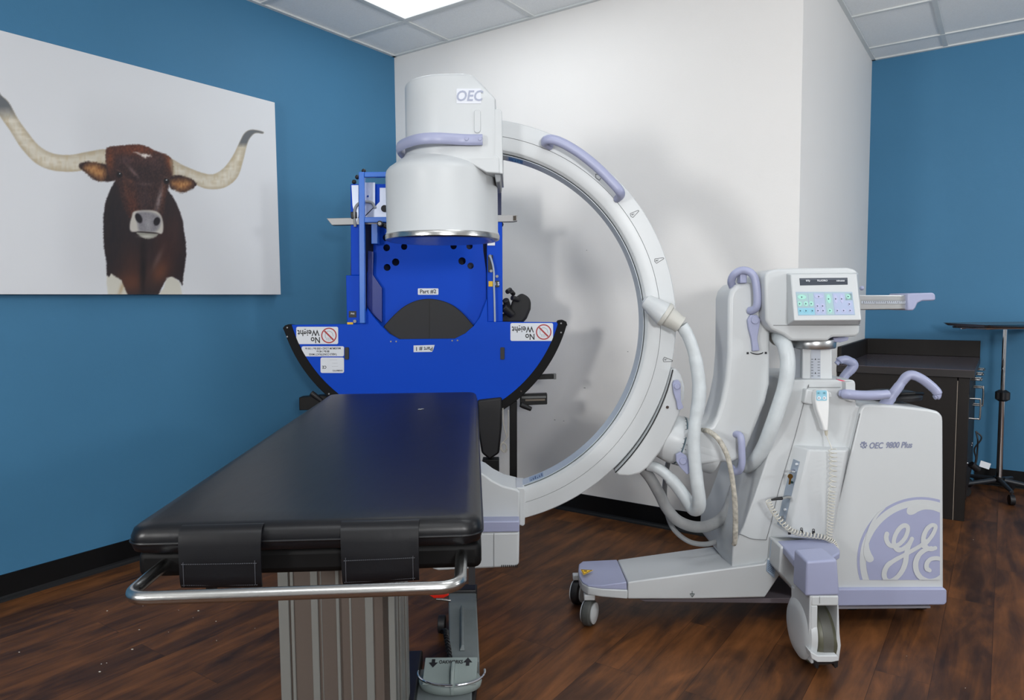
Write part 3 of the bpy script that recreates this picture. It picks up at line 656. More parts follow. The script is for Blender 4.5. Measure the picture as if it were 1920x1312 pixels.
s = obj('sticker', bslab(rrect(783.5, 540.5, 822, 552.5, 1.5), .0605, .062), STICK, pb_, smooth=False); text('lettering', 'Part #2', W(802.5, 546.5, YB+.060), .027, INK, s)
s = obj('sticker', bslab([(775.5, 647.5), (815, 646.5), (812, 656), (810, 659.5), (775.5, 660)], -.0012, .0005), STICK, lp, smooth=False); text('lettering', 'Part # 1', W(795, 653.5, YB-.0015), .026, INK, s, True)
# thin circular seam line right of the opening
# black stand
def bb(px, y0, y1, nm='stand_post', m=BLACK, bv=.003): return obj(nm, slab(px, y0, y1), m, blue, bevel=bv, seg=2)
bb([(955.5, 752), (969.5, 752), (969.5, 960), (955.5, 960)], YB+.03, YB+.08)
pz = W(962, 960, YB+.05)
bm = B(); box((pz.x-.02, YB+.03, .0), (pz.x+.02, YB+.08, pz.z+.02), bm); obj('stand_post', bm, BLACK, blue, bevel=.003)
pl = W(632, 900, YB+.05).x
bm = B(); box((pl-.02, YB+.03, .0), (pl+.02, YB+.08, .75), bm); obj('stand_post', bm, BLACK, blue, bevel=.003)
pm_ = W(930, 900, YB+.02).x
bm = B(); box((pl+.02, YB-.02, .0), (pz.x+.02, YB+.03, .05), bm); obj('base_rail', bm, BLACK, blue, bevel=.003)
bm = B(); box((W(905, 900, YB).x, YB-.02, .05), (W(936, 900, YB).x, YB+.05, W(920, 860, YB).z), bm); obj('stand_post', bm, BLACK, blue, bevel=.004)
bb([(895, 750), (941, 745), (941, 800), (936, 850), (918, 862), (903, 850), (895, 800)], YB-.02, YB+.06, 'actuator', BPLAS, .01)
bb([(560.5, 745), (605, 741), (640, 748), (640, 768), (561, 769)], YB+.01, YB+.07, 'side_arm'); bb([(975, 740), (1026, 738), (1026, 758), (975, 760)], YB+.03, YB+.08, 'side_arm')
bb([(978, 743), (1024, 742), (1024, 746), (978, 747)], YB+.025, YB+.032, 'arm_slot', mat('worn_grey', (90, 92, 92), .4), .0005)
bb([(985, 748.5), (1022, 747.5), (1022, 751), (985, 752)], YB+.025, YB+.032, 'arm_slot', mat('worn_brown_grey', (98, 88, 76), .4), .0005)
for a, b in (((583, 736), (604, 752)), ((976, 758), (996, 767))):
    bm = B(); A = W(*a, YB+.0); Q = W(*b, YB+.01); tube([A, A*.7+Q*.3, A*.3+Q*.7, Q], [.013, .014, .012, .011], bm); obj('clamp_knob', bm, BPLAS, blue, bevel=.003)
bb([(1000, 703), (1038, 701.5), (1038, 710.5), (990, 712)], YB+.05, YB+.09, 'stub_bar'); bb([(1038, 701), (1043, 701), (1043, 711), (1038, 711)], YB+.052, YB+.088, 'bar_end', mat('worn_grey', (90, 92, 92), .4), .001)
# pale cord hanging on the stand
bm = B(); tube(pxpath([(943, 765), (943, 785), (945, 800), (949, 815), (950, 820), (946, 826), (939, 834), (944, 846), (950, 838), (944, 830), (938, 840), (946, 848), (951, 842)], YB-.03, 6), .0032, bm, n=8)
tube(pxpath([(953, 768), (953, 800), (952, 818)], YB-.03, 4), .003, bm, n=8)
obj('hanging_cord', bm, mat('pale_cord', (190, 186, 176), .5), blue)
# dark head rest clamped at the right
hr_o = obj('head_rest', slab([(968, 556), (978, 549), (991, 556), (996, 565), (995, 580), (988, 597), (980, 606), (936, 606), (938, 592), (955, 580), (960, 565)], YB+.06, YB+.16), mat('head_rest_foam', (26, 26, 28), .7), blue, bevel=.016)
for a, b, r in (((951, 547), (957, 543), .012), ((960, 558), (972, 562), .013), ((948, 562), (952, 575), .016), ((943, 575), (960, 590), .02), ((958, 546), (963, 551), .011)):
    bm = B(); A = W(*a, YB+.04); Q = W(*b, YB+.06); cyl(A+Vector((0, -.01, 0)), Q, r, bm, n=16); obj('clamp', bm, BPLAS, hr_o, bevel=.003)
#%%PART4
# ================================================================ mobile C-arm x-ray machine
YC = 2.53
carm = thing('c_arm_machine', 'white mobile x-ray machine with a large ring arm on a wheeled cart with lavender trim', 'x-ray machine', (1.0, 2.65, 0))
ctr = W(887, 610, YC); Dc = (ctr-Vector((0, 0, HC))).dot(cF)
RO = 381/FPX*Dc; k_ = Dc/FPX
def ringsweep(prof, a0, a1, n=90):
    bm = B(); rings = []
    for i in range(n+1):
        a = math.radians(a0+(a1-a0)*i/n)
        rings.append([Vector((ctr.x+r*math.cos(a), ctr.y+y, ctr.z+r*math.sin(a))) for r, y in prof])
    return loft(bm, rings)
ro = RO; g = RO-29*k_; ri = RO-52*k_
o_prof = [(ro-.003, 0), (ro, .003), (ro, .115), (ro-.003, .118), (g, .118), (g, .0008), (g+.0006, .0)]
i_prof = [(g-.0011, .0008), (g-.0011, .117), (ri-.012, .117), (ri-.014, .113), (ri-.010, .012), (ri-.002, .003), (ri+.004, .0008)]
arcp = obj('c_ring', ringsweep(o_prof, 84, -77), WHITE, carm, angle=25)
obj('ring_track', ringsweep([(g-.0035, .004), (g+.0005, .004), (g+.0005, .11), (g-.0035, .11)], 84, -77), DARK, arcp)
obj('inner_band', ringsweep(i_prof, 84, -77), WHITE, arcp, angle=25)
obj('inner_channel', ringsweep([(ri-.0135, .018), (ri-.0155, .018), (ri-.0155, .108), (ri-.0135, .108)], 84, -77), INNER, arcp)
# angle marks on the ring face
for i, (x, y) in enumerate(((1190, 400), (1236, 487), (1252, 675))):
    ang = math.atan2(y-610, x-887); c_, s_ = math.cos(ang), math.sin(ang)
    if i == 2: ang += .0
    P_ = lambda a, b: (x+a*c_-b*s_, y+a*s_+b*c_)
    tri = [P_(9, -1), P_(-7, -4.5), P_(-9, 0), P_(-7, 4.5), P_(9, 1)]
    bm = B()
    for a, b in zip(tri, tri[1:]+tri[:1]): ribbon(bm, [a, ((a[0]+b[0])/2, (a[1]+b[1])/2), b], [.9, .9], YC-.0004, .0008, 2)
    obj('angle_mark', bm, INK, arcp, smooth=False)
    text('lettering', ('45', '60', '75')[i]+'°', W(*P_(-4, 0), YC-.0006), .008, INK, arcp)
bm = B()
for a, b in (((1117, 326), (1129, 330)), ((1129, 330), (1124, 338)), ((1124, 338), (1117, 333)), ((1117, 333), (1117, 326))): ribbon(bm, [a, ((a[0]+b[0])/2, (a[1]+b[1])/2), b], [.9, .9], YC-.0004, .0008, 2)
obj('angle_mark', bm, INK, arcp, smooth=False)
# blue labels stuck inside the ring
for (a0, a1, yy0, yy1, cc) in ((77.5, 72.6, .035, .09, mat('blue_label', (40, 120, 180), .4)), (-71.0, -65.8, .03, .095, LBL)):
    obj('ring_label', ringsweep([(ri-.0155, yy0), (ri-.0165, yy0), (ri-.0165, yy1), (ri-.0155, yy1)], a0, a1, 8), cc, arcp)
for j in range(6):
    a0 = -70.5+j*.8; obj('barcode_mark', ringsweep([(ri-.0165, .04), (ri-.0171, .04), (ri-.0171, .04+.04*((j*7) % 3+1)/3), (ri-.0165, .04+.04*((j*7) % 3+1)/3)], a0, a0+.3, 2), mat('label_blue_ink', (60, 80, 110), .5), arcp)
for j in range(3):
    a0 = 75.8-j*.9; obj('label_mark', ringsweep([(ri-.0165, .05), (ri-.0171, .05), (ri-.0171, .082), (ri-.0165, .082)], a0, a0-.4, 2), mat('label_cyan_ink', (110, 190, 225), .5), arcp)
# grab handle on top of the ring
bm = B(); hp = pxpath([(1032, 273, 2.53), (1021, 266, 2.50), (1030, 261, 2.478), (1052, 267, 2.475), (1085, 286, 2.475), (1118, 312, 2.475), (1146, 340, 2.475), (1161, 357, 2.478), (1164, 366, 2.50), (1158, 372, 2.53)], n=6)
tube(hp, .0135, bm, n=16, ry=.017); obj('ring_handle', bm, LAV, carm)
# ---- detector (image intensifier)
ax_ = W(829.5, 400, 2.59); X0, Y0 = ax_.x, ax_.y
def zz_(y, Y=2.59): return W(829, y, Y).z
RB = .2; rn = 66/FPX*2.6
dt = obj('detector_drum', lathe(X0, Y0, [(rn, zz_(270)), (rn, zz_(292)), (rn+.008, zz_(299)), (RB-.012, zz_(318)), (RB-.003, zz_(324)), (RB-.0005, zz_(330)), (RB, zz_(338)), (RB, zz_(436)), (RB+.003, zz_(439)), (RB+.004, zz_(442)), (.1, zz_(442))]), WHITE, carm, angle=50)
obj('metal_rim', lathe(X0, Y0, [(RB-.03, zz_(441)), (RB+.004, zz_(441)), (RB+.006, zz_(443)), (RB+.005, zz_(450)), (RB-.004, zz_(452.5)), (RB-.03, zz_(452.5))]), STEEL, dt, angle=40)
obj('input_window', lathe(X0, Y0, [(.01, zz_(449)), (RB-.006, zz_(449)), (RB-.006, zz_(451.5)), (.01, zz_(451.5))]), mat('carbon_window', (46, 52, 60), .14, spec=.8), dt)
# upper housing: D-shaped plan, chamfered top right
hx0 = W(843, 250, 2.59).x; hr_ = .156
def Xf(px, Y=2.434): return W(px, 250, Y).x
def dplan(z, xr, ins=0, n=20):
    o = []; r = hr_-ins
    for i in range(n+1):
        a = math.radians(90+180*i/n); o.append(Vector((hx0+r*math.cos(a), 2.59+r*math.sin(a), z)))
    q = max(xr-ins, hx0+.01); c = .012
    o += [Vector((q-c, 2.59-r, z)), Vector((q-c*.3, 2.59-r+c*.3, z)), Vector((q, 2.59-r+c, z)), Vector((q, 2.59+r-c, z)), Vector((q-c*.3, 2.59+r-c*.3, z)), Vector((q-c, 2.59+r, z))]
    return o
zf = lambda y: W(850, y, 2.434).z
XA = Xf(884); XB = Xf(930)
rings = [dplan(zf(298), XB), dplan(zf(186), XB, 0), dplan(zf(181), XB-.006), dplan(zf(143), XA+.014), dplan(zf(139), XA+.003, .003), dplan(zf(136.5), XA-.006, .010), dplan(zf(135.5), XA-.014, .022)]
hs = obj('upper_housing', loft(B(), rings), WHITE, dt, angle=40)
bm = slab([(845, 290), (930, 290), (936, 296), (937, 325), (912, 323), (882, 306), (862, 300)], 2.4345, 2.745); obj('mount_wedge', bm, WHITE, dt, bevel=.004)
bm = slab([(927, 204), (938, 204), (941, 210), (943, 326), (927, 323)], 2.438, 2.74); obj('mount_plate', bm, WHITE, dt, bevel=.003)
obj('mount_foot', slab([(927, 325), (940, 326), (938, 341), (930, 342)], 2.46, 2.72), mat('grey_plastic', (140, 144, 148), .5), dt, bevel=.004)
bm = slab(rrect(889, 205, 901, 249, 5.5), 2.4295, 2.436); obj('recess_strip', bm, WHITE, hs, bevel=.002)
s = obj('name_plate', slab(rrect(856, 166, 902, 194, 1), 2.4325, 2.436), mat('pale_plate', (214, 218, 226), .35), hs, smooth=False)
text('lettering', 'OEC', W(879, 180.5, 2.4318), .048, mat('grey_lettering', (160, 166, 186), .4), s, sx=.92, shear=.2)
# lavender bail around the detector
hz = W(880, 261, 2.41).z
bm = B(); yy = 2.418; xl = W(749, 275, 2.59).x
bp_ = [(Xf(905), yy, hz), (Xf(880), yy, hz), (Xf(860), yy-.004, hz+.001), (hx0-.03, yy-.028, hz+.0), (hx0-.09, yy-.012, hz), (xl+.035, 2.47, hz), (xl+.006, 2.53, hz), (xl, 2.59, hz), (xl+.006, 2.65, hz), (xl+.035, 2.71, hz), (hx0-.09, 2.765, hz), (hx0-.02, 2.775, hz), (Xf(880), 2.76, hz)]
tube(spline(bp_, 7), .0085, bm, n=14, ry=.0185, upv=(0, 0, 1)); bl = obj('bail_handle', bm, LAV, dt)
for x in (875, 900):
    bm = B(); p = W(x, 260, yy-.008); cyl(p, p+Vector((0, -.003, 0)), .0065, bm, n=20); obj('screw_cap', bm, LAV, bl, bevel=.001)
# ---- x-ray tube end at the bottom
def cs(px, y0, y1, nm, m=WHITE, bv=.006, par=carm, seg=3): return obj(nm, slab(px, y0, y1), m, par, bevel=bv, seg=seg)
tb_ = cs([(790, 978), (974, 978), (975, 922), (968, 917), (944, 911), (922, 900), (906, 888), (885, 880), (790, 880)], 2.50, 2.68, 'tube_mount')
cs([(966, 914), (983, 914), (986, 920), (984, 984), (980, 987), (973, 984), (973, 920)], 2.515, 2.66, 'ring_end_cap', bv=.005)
tk = cs([(782, 1035), (790, 1050), (812, 1067), (822, 1070), (966, 1063), (973, 1058), (974, 997), (782, 1000)], 2.45, 2.72, 'x_ray_tube_tank', bv=.009)
cs([(782, 978), (974, 977), (974, 997), (782, 1000)], 2.445, 2.725, 'lavender_band', LAV, .004)
cs([(925.6, 1000), (926.6, 1000), (926.6, 1062), (925.6, 1062)], 2.4485, 2.455, 'seam', mat('seam_grey', (110, 112, 114), .5), 0, tk)
for j in range(9): cs([(940+j*3.6, 1059), (941.6+j*3.6, 1059), (941.4+j*3.6, 1063.5), (939.8+j*3.6, 1063.5)], 2.4485, 2.47, 'vent_slot', DARK, 0, tk)
# ---- ring carriage
def arcpx(r, a0, a1, n=24): return [(887+r*math.cos(math.radians(a)), 610+r*math.sin(math.radians(a))) for a in np.linspace(a0, a1, n)]
cg = cs(arcpx(383, 46, 12.5)+[(1268, 690), (1277, 702), (1284, 724), (1283, 745), (1274, 778), (1256, 818), (1238, 848), (1216, 876), (1200, 888), (1180, 893), (1160, 892)], 2.505, 2.675, 'ring_carriage', bv=.01)
bm = B()
L_ = [W(*p, 2.5035) for p in arcpx(383.5, 46, 12.5, 30)]; tube(L_, .0022, bm, n=6); obj('carriage_gap', bm, DARK, cg)
def lever(pts, ws, Y, piv=None, par=carm, th=.016):
    Lp, Rp = ribbon2d(pts, ws, 6); o = cs(Lp+Rp[::-1], Y, Y+th, 'lock_lever', LAV, .004, par)
    if piv:
        bm = B(); p = W(piv[0], piv[1], Y); cyl(p, p+Vector((0, -.006, 0)), piv[2]/FPX*Y, bm, n=24); obj('pivot_cap', bm, LAV, o, bevel=.0015)
    return o
lever([(1268, 713), (1269, 720), (1270, 735), (1273, 752), (1276, 764), (1277, 767)], [8, 15, 13, 8, 11, 7], 2.485, (1269, 724, 5.5))
bm = B(); p = W(1251, 763, 2.505); cyl(p, p+Vector((0, -.003, 0)), .0055, bm, n=14); obj('set_screw', bm, CHROME, cg)
# ---- rotation collar and yoke
a = W(1225, 812, 2.585); b = W(1330, 842, 2.585); d_ = (b-a).normalized(); ln = (b-a).length
bm = lathe_axis(a, d_, [(.02, 0), (.072, .005), (.076, .02), (.084, .05), (.089, .075), (.089, .093)]); obj('rotation_collar', bm, WHITE, carm)
bm = lathe_axis(a+d_*.094, d_, [(.02, 0), (.090, 0), (.090, .004), (.02, .004)]); obj('collar_scale', bm, mat('scale_grey', (90, 110, 120), .4), carm)
bm = lathe_axis(a+d_*.0985, d_, [(.02, 0), (.090, 0), (.090, .03), (.086, .05), (.086, .14), (.02, .14)]); cl_ = obj('rotation_collar', bm, WHITE, carm)
nn = Vector((0, -1, 0)); sd = d_.cross(nn).normalized()
for rowh, rr in ((.088, .0905), (.103, .0906)):
    for j in range(13):
        t = -1.25+j*.2; dirv = (nn*math.cos(t)+sd*math.sin(t)); p = a+d_*rowh+dirv*rr
        bm = B(); tube([p, p+d_*(.004 if j % 3 else .007)], .0008, bm, n=5); obj('scale_tick', bm, INK, cl_)
yoke = [(1366, 560), (1370, 545), (1380, 534), (1395, 529.5), (1415, 530), (1430, 538), (1440, 553), (1444, 575), (1445, 663), (1444, 720), (1436, 755), (1422, 790), (1408, 825), (1398, 848), (1390, 860), (1375, 866), (1340, 869), (1305, 874), (1285, 874), (1275, 862), (1274, 822), (1284, 806), (1312, 806), (1324, 802), (1334, 797), (1344, 780), (1353, 752), (1361, 712), (1365, 663)]
yk = cs(yoke, 2.50, 2.67, 'yoke_arm', WHITE, .022, seg=5)
bm = B(); hp = pxpath([(1374, 538, 2.54), (1371, 527, 2.52), (1377, 514, 2.50), (1390, 507, 2.49), (1404, 509, 2.48), (1414, 519, 2.475), (1418, 535, 2.472), (1420, 560, 2.472), (1418, 576, 2.476), (1410, 582, 2.49), (1405, 582, 2.50)], n=6)
tube(hp, .0135, bm, n=16); obj('yoke_handle', bm, LAV, yk)
cs([(1388, 512), (1401, 512), (1401, 531), (1388, 531)], 2.49, 2.53, 'handle_stub', LAV, .004, yk)
lever([(1414, 590), (1414, 600), (1414, 615), (1415, 635), (1417, 648), (1418, 658)], [12, 24, 20, 11, 12, 13], 2.484, (1415, 600, 7), yk)
bm = B(); ribbon(bm, [(1407, 660.5), (1413, 663), (1421, 664), (1428, 662.5), (1431, 660.5)], [1.4, 2, 2, 2, 1.4], 2.4985, .002, 5); obj('lock_mark', bm, INK, yk, smooth=False)
for x, y in ((1402, 661.5), (1436, 661)): obj('lock_mark', slab(rrect(x-2, y-1.5, x+2, y+2.5, .4), 2.4985, 2.5005), INK, yk, smooth=False)
bm = B(); ribbon(bm, circ(1435, 563, 4, -180, 0, 8)[::1]+[(1439, 570)], [.7, .7], 2.4985, .002, 3); ribbon(bm, [(1431, 553), (1431, 563), (1431, 571), (1435, 574), (1439, 570)], [.7, .7], 2.4985, .002, 4); ribbon(bm, circ(1435, 565, 2.4, 0, 340, 8), [.7, .7], 2.4985, .002, 3); obj('lock_mark', bm, mat('grey_ink', (140, 144, 152), .5), yk, smooth=False)
lever([(1272, 850), (1278, 860), (1284, 872), (1289, 882), (1292, 888)], [10, 22, 19, 12, 8], 2.475, (1280, 864, 6.5))
bm = B(); tube(pxpath([(1376, 818, 2.53), (1380, 814, 2.50), (1387, 816, 2.48), (1390, 826, 2.472), (1391, 850, 2.47), (1391, 868, 2.472), (1387, 881, 2.48), (1378, 884, 2.50), (1372, 876, 2.53)], n=6), .0125, bm, n=14); obj('yoke_handle', bm, LAV, yk)
# ---- cross-arm, head box and console
xa = W(1700, 566, 2.60)
def bar(x0, x1, y0, y1, Ya, Yb, nm, m, bv, par=carm): return cs([(x0, y0), (x1, y0), (x1, y1), (x0, y1)], Ya, Yb, nm, m, bv, par)
ra = cs([(1440, 553), (1706, 553), (1706, 580), (1440, 583)], 2.56, 2.66, 'cross_arm', ALU, .003)
for y in (562.5, 569.5): cs([(1615, y), (1704, y), (1704, y+.8), (1615, y+.8)], 2.5592, 2.563, 'groove', mat('groove_grey', (120, 124, 128), .5), 0, ra)
sc_ = cs([(1615, 564), (1700, 564), (1700, 569), (1615, 569)], 2.5588, 2.563, 'scale_strip', mat('scale_strip_grey', (176, 182, 192), .4), 0, ra)
for j in range(22):
    x = 1619+j*3.6; cs([(x, 564.5), (x+.7, 564.5), (x+.7, 567 if j % 6 else 568.6), (x, 567 if j % 6 else 568.6)], 2.5582, 2.559, 'tick', INK, 0, sc_)
cs([(1702, 550), (1750, 548.5), (1754, 552), (1755, 562), (1750, 563.5), (1730, 564), (1721, 568), (1717, 577), (1713, 582), (1702, 582)], 2.545, 2.675, 'arm_end_handle', LAV, .006)
cs([(1440, 550), (1453, 552), (1453, 584), (1440, 585)], 2.53, 2.64, 'arm_bumper', mat('brown_bumper', (74, 64, 58), .5), .004)
head = [(1434, 516), (1440, 508), (1458, 504), (1500, 502.5), (1590, 501.5), (1604, 505), (1612, 514), (1614, 560), (1613, 624), (1606, 631), (1560, 632), (1553, 639), (1484, 639), (1470, 628), (1447, 618), (1436, 600)]
hd = cs(head, 2.43, 2.76, 'head_housing', WHITE, .010)
cs([(1475, 504), (1496, 503), (1499, 506), (1488, 508), (1478, 507)], 2.44, 2.5, 'top_slot', DARK, .001, hd)
cs([(1450, 609.2), (1613, 609), (1613, 610), (1450, 610.2)], 2.4285, 2.44, 'seam', mat('seam_grey', (110, 112, 114), .5), 0, hd)
# console wedge: outer rim behind, sloping face in front
bk_ = [W(x, y, 2.43) for x, y in ((1474, 512), (1610, 511), (1612, 609), (1476, 610))]
ft = [W(x, y, Y) for x, y, Y in ((1483, 514, 2.40), (1606, 513, 2.40), (1615, 600, 2.345), (1489, 601, 2.345))]
con = obj('control_console', loft(B(), [bk_, ft]), WHITE, carm, bevel=.004)
fn = (ft[1]-ft[0]).cross(ft[3]-ft[0]).normalized()
if fn.y > 0: fn = -fn
def onc(x, y, lift=.0006):
    d = ray(x, y); o0 = Vector((0, 0, HC)); return o0+d*((ft[0]+fn*lift-o0).dot(fn)/d.dot(fn))
def cpatch(px, m, nm, lift=.0006, par=None): return obj(nm, prism([onc(x, y, lift) for x, y in px], -fn*.0005), m, par or con, smooth=False)
dsp = cpatch([(1499, 521.5), (1589, 520.5), (1589.5, 533.5), (1500, 535)], SCREEN, 'display')
cpatch([(1500, 522.5), (1588, 521.5), (1588.5, 524.5), (1500.5, 525)], mat('display_edge', (84, 90, 100), .3), 'display_edge', .0012, dsp)
cr3 = (ft[1]-ft[0]).normalized(); cu3 = (ft[0]-ft[3]).normalized(); cu3 = (cu3-cr3*cu3.dot(cr3)).normalized()
for x, t_ in ((1515, 'kVp'), (1542, 'FLUORO'), (1576, 'minutes')): text('lettering', t_, onc(x, 526, .0018), .0088, STICK, dsp, right=cr3, upd=cu3)
pan = cpatch([(1492, 547), (1598, 547), (1603.5, 590.5), (1496.5, 591.5)], PANEL, 'button_panel')
def pq(u, v): # panel uv -> pixels
    x0 = 1492+(1496.5-1492)*v; x1 = 1598+(1603.5-1598)*v; return x0+(x1-x0)*u, 547+(44*v)+(.5-u)*v*.8
def pr_(u0, v0, u1, v1, m, nm='panel_field', lift=.0012): return cpatch([pq(u0, v0), pq(u1, v0), pq(u1, v1), pq(u0, v1)], m, nm, lift, pan)
FLD = mat('field_green', (158, 188, 190), .4); FLV = mat('field_violet', (166, 178, 206), .4); FLB = mat('field_cyan', (140, 190, 208), .4)
for q in ((.01, .06, .20, .64, FLD), (.215, .06, .295, .64, FLD), (.01, .68, .295, .97, FLB), (.315, .06, .49, .97, FLV), (.51, .06, .63, .97, FLD), (.65, .06, .985, .97, FLV), (.86, .06, .985, .36, FLD)): pr_(*q)
def pell(u, v, ru, rv, m, mark=True):
    cpatch([pq(u+ru*math.cos(a), v+rv*math.sin(a)) for a in np.linspace(0, 2*math.pi, 19)[:-1]], m, 'button', .0019, pan)
    if mark: cpatch([pq(u-.012, v-.035), pq(u+.014, v), pq(u-.012, v+.04)], mat('button_ink', (60, 76, 92), .5), 'button_mark', .0024, pan)
for q in ((.10, .22, .075, .10, GREEN), (.05, .50, .037, .10, GREEN), (.16, .50, .037, .10, GREEN), (.255, .50, .035, .10, GREEN), (.05, .80, .033, .08, CYAN), (.15, .80, .05, .09, CYAN), (.26, .80, .035, .08, CYAN), (.40, .20, .075, .08, PURP), (.36, .60, .034, .10, PURP), (.45, .60, .034, .10, PURP), (.36, .80, .034, .10, PURP), (.45, .80, .034, .10, PURP),
          (.57, .30, .036, .20, GREEN), (.57, .80, .036, .09, GREEN), (.695, .30, .03, .18, PURP), (.80, .30, .03, .18, PURP), (.92, .20, .036, .10, GREEN), (.925, .52, .033, .08, PURP), (.70, .80, .03, .08, PURP), (.81, .80, .04, .08, PURP), (.925, .80, .033, .08, PURP)): pell(*q)
bm = B(); p = W(1616, 540, 2.5); bmesh.ops.create_uvsphere(bm, u_segments=14, v_segments=10, radius=.008, matrix=Matrix.Translation(p)); obj('side_knob', bm, LAV, hd)
cs([(1562, 632), (1592, 632), (1590, 638), (1576, 642), (1564, 641)], 2.5, 2.6, 'under_latch', LAV, .002, hd)
# ---- lift column
kc = W(1524, 640, 2.56)
zc = lambda y, Y=2.50: W(1524, y, Y).z
obj('column_collar', lathe(kc.x, kc.y, [(.05, zc(637)), (.0765, zc(637)), (.078, zc(638.5)), (.078, zc(652)), (.076, zc(654)), (.05, zc(654))], n=48), ALU, carm)
lc = cs([(1505, 652), (1560, 652), (1561, 716), (1504, 716)], 2.515, 2.63, 'lift_column', mat('pale_column', (206, 210, 212), .35), .004)
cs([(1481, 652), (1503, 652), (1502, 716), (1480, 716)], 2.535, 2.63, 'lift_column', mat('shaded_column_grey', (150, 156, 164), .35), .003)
ssp = cs([(1520.5, 655), (1538.5, 655), (1538.5, 713), (1520, 713)], 2.5135, 2.52, 'scale_strip', mat('scale_strip_grey', (176, 182, 192), .4), 0, lc)
for j in range(7):
    y = 673+j*5.2
    for x0, x1 in ((1521, 1525), (1533, 1537.5)): cs([(x0, y), (x1, y), (x1, y+.8), (x0, y+.8)], 2.5128, 2.514, 'tick', INK, 0, ssp)
for y in (673, 699): cs([(1527.5, y+1.5), (1529, y-1.5), (1530.5, y+1.5)], 2.5128, 2.514, 'tick', INK, 0, ssp)
# ---- cart bodies
tower = [(1479, 714), (1484, 711.5), (1600, 712), (1604, 716), (1606, 760), (1622, 764), (1556, 1020), (1560, 1066), (1490, 1075), (1437, 1057), (1372, 1068), (1374, 1025), (1395, 985), (1415, 930), (1440, 855), (1462, 775), (1472, 740)]
tw = cs(tower, 2.47, 2.90, 'column_shroud', WHITE, .012, seg=4)
rb = [(1613, 768), (1619, 759), (1632, 757.5), (1690, 761), (1740, 766.5), (1760, 771), (1768, 780), (1769, 790), (1770, 1106), (1548, 1108), (1553, 1022)]
rbo = cs(rb, 2.455, 2.98, 'rear_cabinet', WHITE, .009, seg=4)
bm = B(); tube([W(x, y, 2.4535) for x, y in ((1612, 775), (1595, 845), (1578, 918), (1553, 1022))], .0013, bm, n=6); obj('seam', bm, mat('seam_grey', (110, 112, 114), .5), rbo)
bm = B(); tube(pxpath([(1376, 1000), (1390, 1002), (1410, 1010), (1437, 1012)], 2.4675, 5), .0012, bm, n=6); tube(pxpath([(1437, 1012), (1447, 975), (1460, 920), (1490, 820), (1514, 728), (1516, 726)], 2.4675, 5), .0009, bm, n=6); tube([W(1514, 726, 2.4675), W(1576, 726, 2.4675)], .0009, bm, n=6); obj('seam', bm, mat('seam_grey', (110, 112, 114), .5), tw)
cs([(1545, 1104), (1772, 1103), (1776, 1107), (1776, 1130), (1771, 1134.5), (1545, 1137)], 2.44, 2.99, 'bumper', LAV, .006)
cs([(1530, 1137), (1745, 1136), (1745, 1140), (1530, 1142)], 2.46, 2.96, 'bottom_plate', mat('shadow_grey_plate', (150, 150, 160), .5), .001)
for xx in (1600, 1730):
    for yy in (2.62, 2.86):
        p = W(xx, 1100, 2.6); bm = B(); cyl(Vector((p.x-.015, yy, .045)), Vector((p.x+.015, yy, .045)), .045, bm); obj('cart_wheel', bm, BPLAS, carm, bevel=.004)
# raised connector housing on the shroud
fr = [W(x, y, 2.415) for x, y in ((1517, 843), (1587, 844), (1556, 1012), (1480, 1006))]
bkq = [W(x, y, 2.475) for x, y in ((1486, 833), (1594, 838), (1562, 1018), (1440, 1008))]
ch = obj('connector_housing', loft(B(), [bkq, fr]), WHITE, carm, bevel=.007)
# plate on the slanted left face
A0, A1, A2, A3 = bkq[0], fr[0], fr[3], bkq[3]; fnl = (A1-A0).cross(A3-A0).normalized()
if fnl.y > 0: fnl = -fnl
def onl(x, y, lift=.001):
    d = ray(x, y); o0 = Vector((0, 0, HC)); return o0+d*((A0+fnl*lift-o0).dot(fnl)/d.dot(fnl))
cpn = obj('connector_plate', prism([onl(*q) for q in ((1487.5, 860), (1499.5, 865.5), (1480, 942), (1469, 990), (1457, 982), (1472, 915))], -fnl*.002), mat('steel_plate_blue', (150, 162, 176), .4, .3), ch, smooth=False)
for x, y, r, m in ((1495, 870, .004, STICK), (1490, 883, .0065, CHROME), (1485.5, 904, .0045, mat('dark_teal', (24, 56, 56), .4)), (1481.5, 932, .006, CHROME), (1473, 955, .004, STICK), (1469, 970, .0065, CHROME)):
    bm = B(); p = onl(x, y, .001); cyl(p, p+fnl*.006, r, bm, n=16); obj('socket', bm, m, cpn)
# ---- logo and lettering on the rear cabinet
YL = 2.4545; cxl, cyl_, RL = 1727, 1051.5, 120
def disc(r, Y, m, nm, par):
    q = clip(clip(circ(cxl, cyl_, r, n=96), lambda p: 1762.5-p[0]), lambda p: 1087-p[1])
    return obj(nm, slab(q, Y, Y+.0006), m, par, smooth=False)
lg = disc(RL, YL, LAV, 'round_logo', rbo)
disc(RL-5, YL-.0005, WHITE, 'logo_ring', lg); 
disc(RL-17, YL-.001, LAV, 'logo_disc', lg)
ck = lambda pts: [(1560+x*.16772, 900+y*.16772) for x, y in pts]
cl_x = lambda pts: [(min(x, 1762.3), min(y, 1086.8)) for x, y in pts]
YS = YL-.0016
def shape(pts, sm=True, n=6):
    global YS
    q = sp(ck(pts), n) if sm else ck(pts)
    q = clip(clip(q, lambda p: 1762.4-p[0]), lambda p: 1086.8-p[1])
    bm = B(); slab(q, YS, YS+.0006, bm); YS -= .0001
    obj('logo_swoosh', bm, WHITE, lg, smooth=False)
shape([(880, 262), (980, 268), (1060, 278), (1140, 300), (1212, 330), (1212, 362), (1130, 335), (1040, 328), (970, 348), (920, 378), (875, 388), (842, 372), (836, 340), (850, 305), (900, 280), (960, 270), (900, 262)][:16])
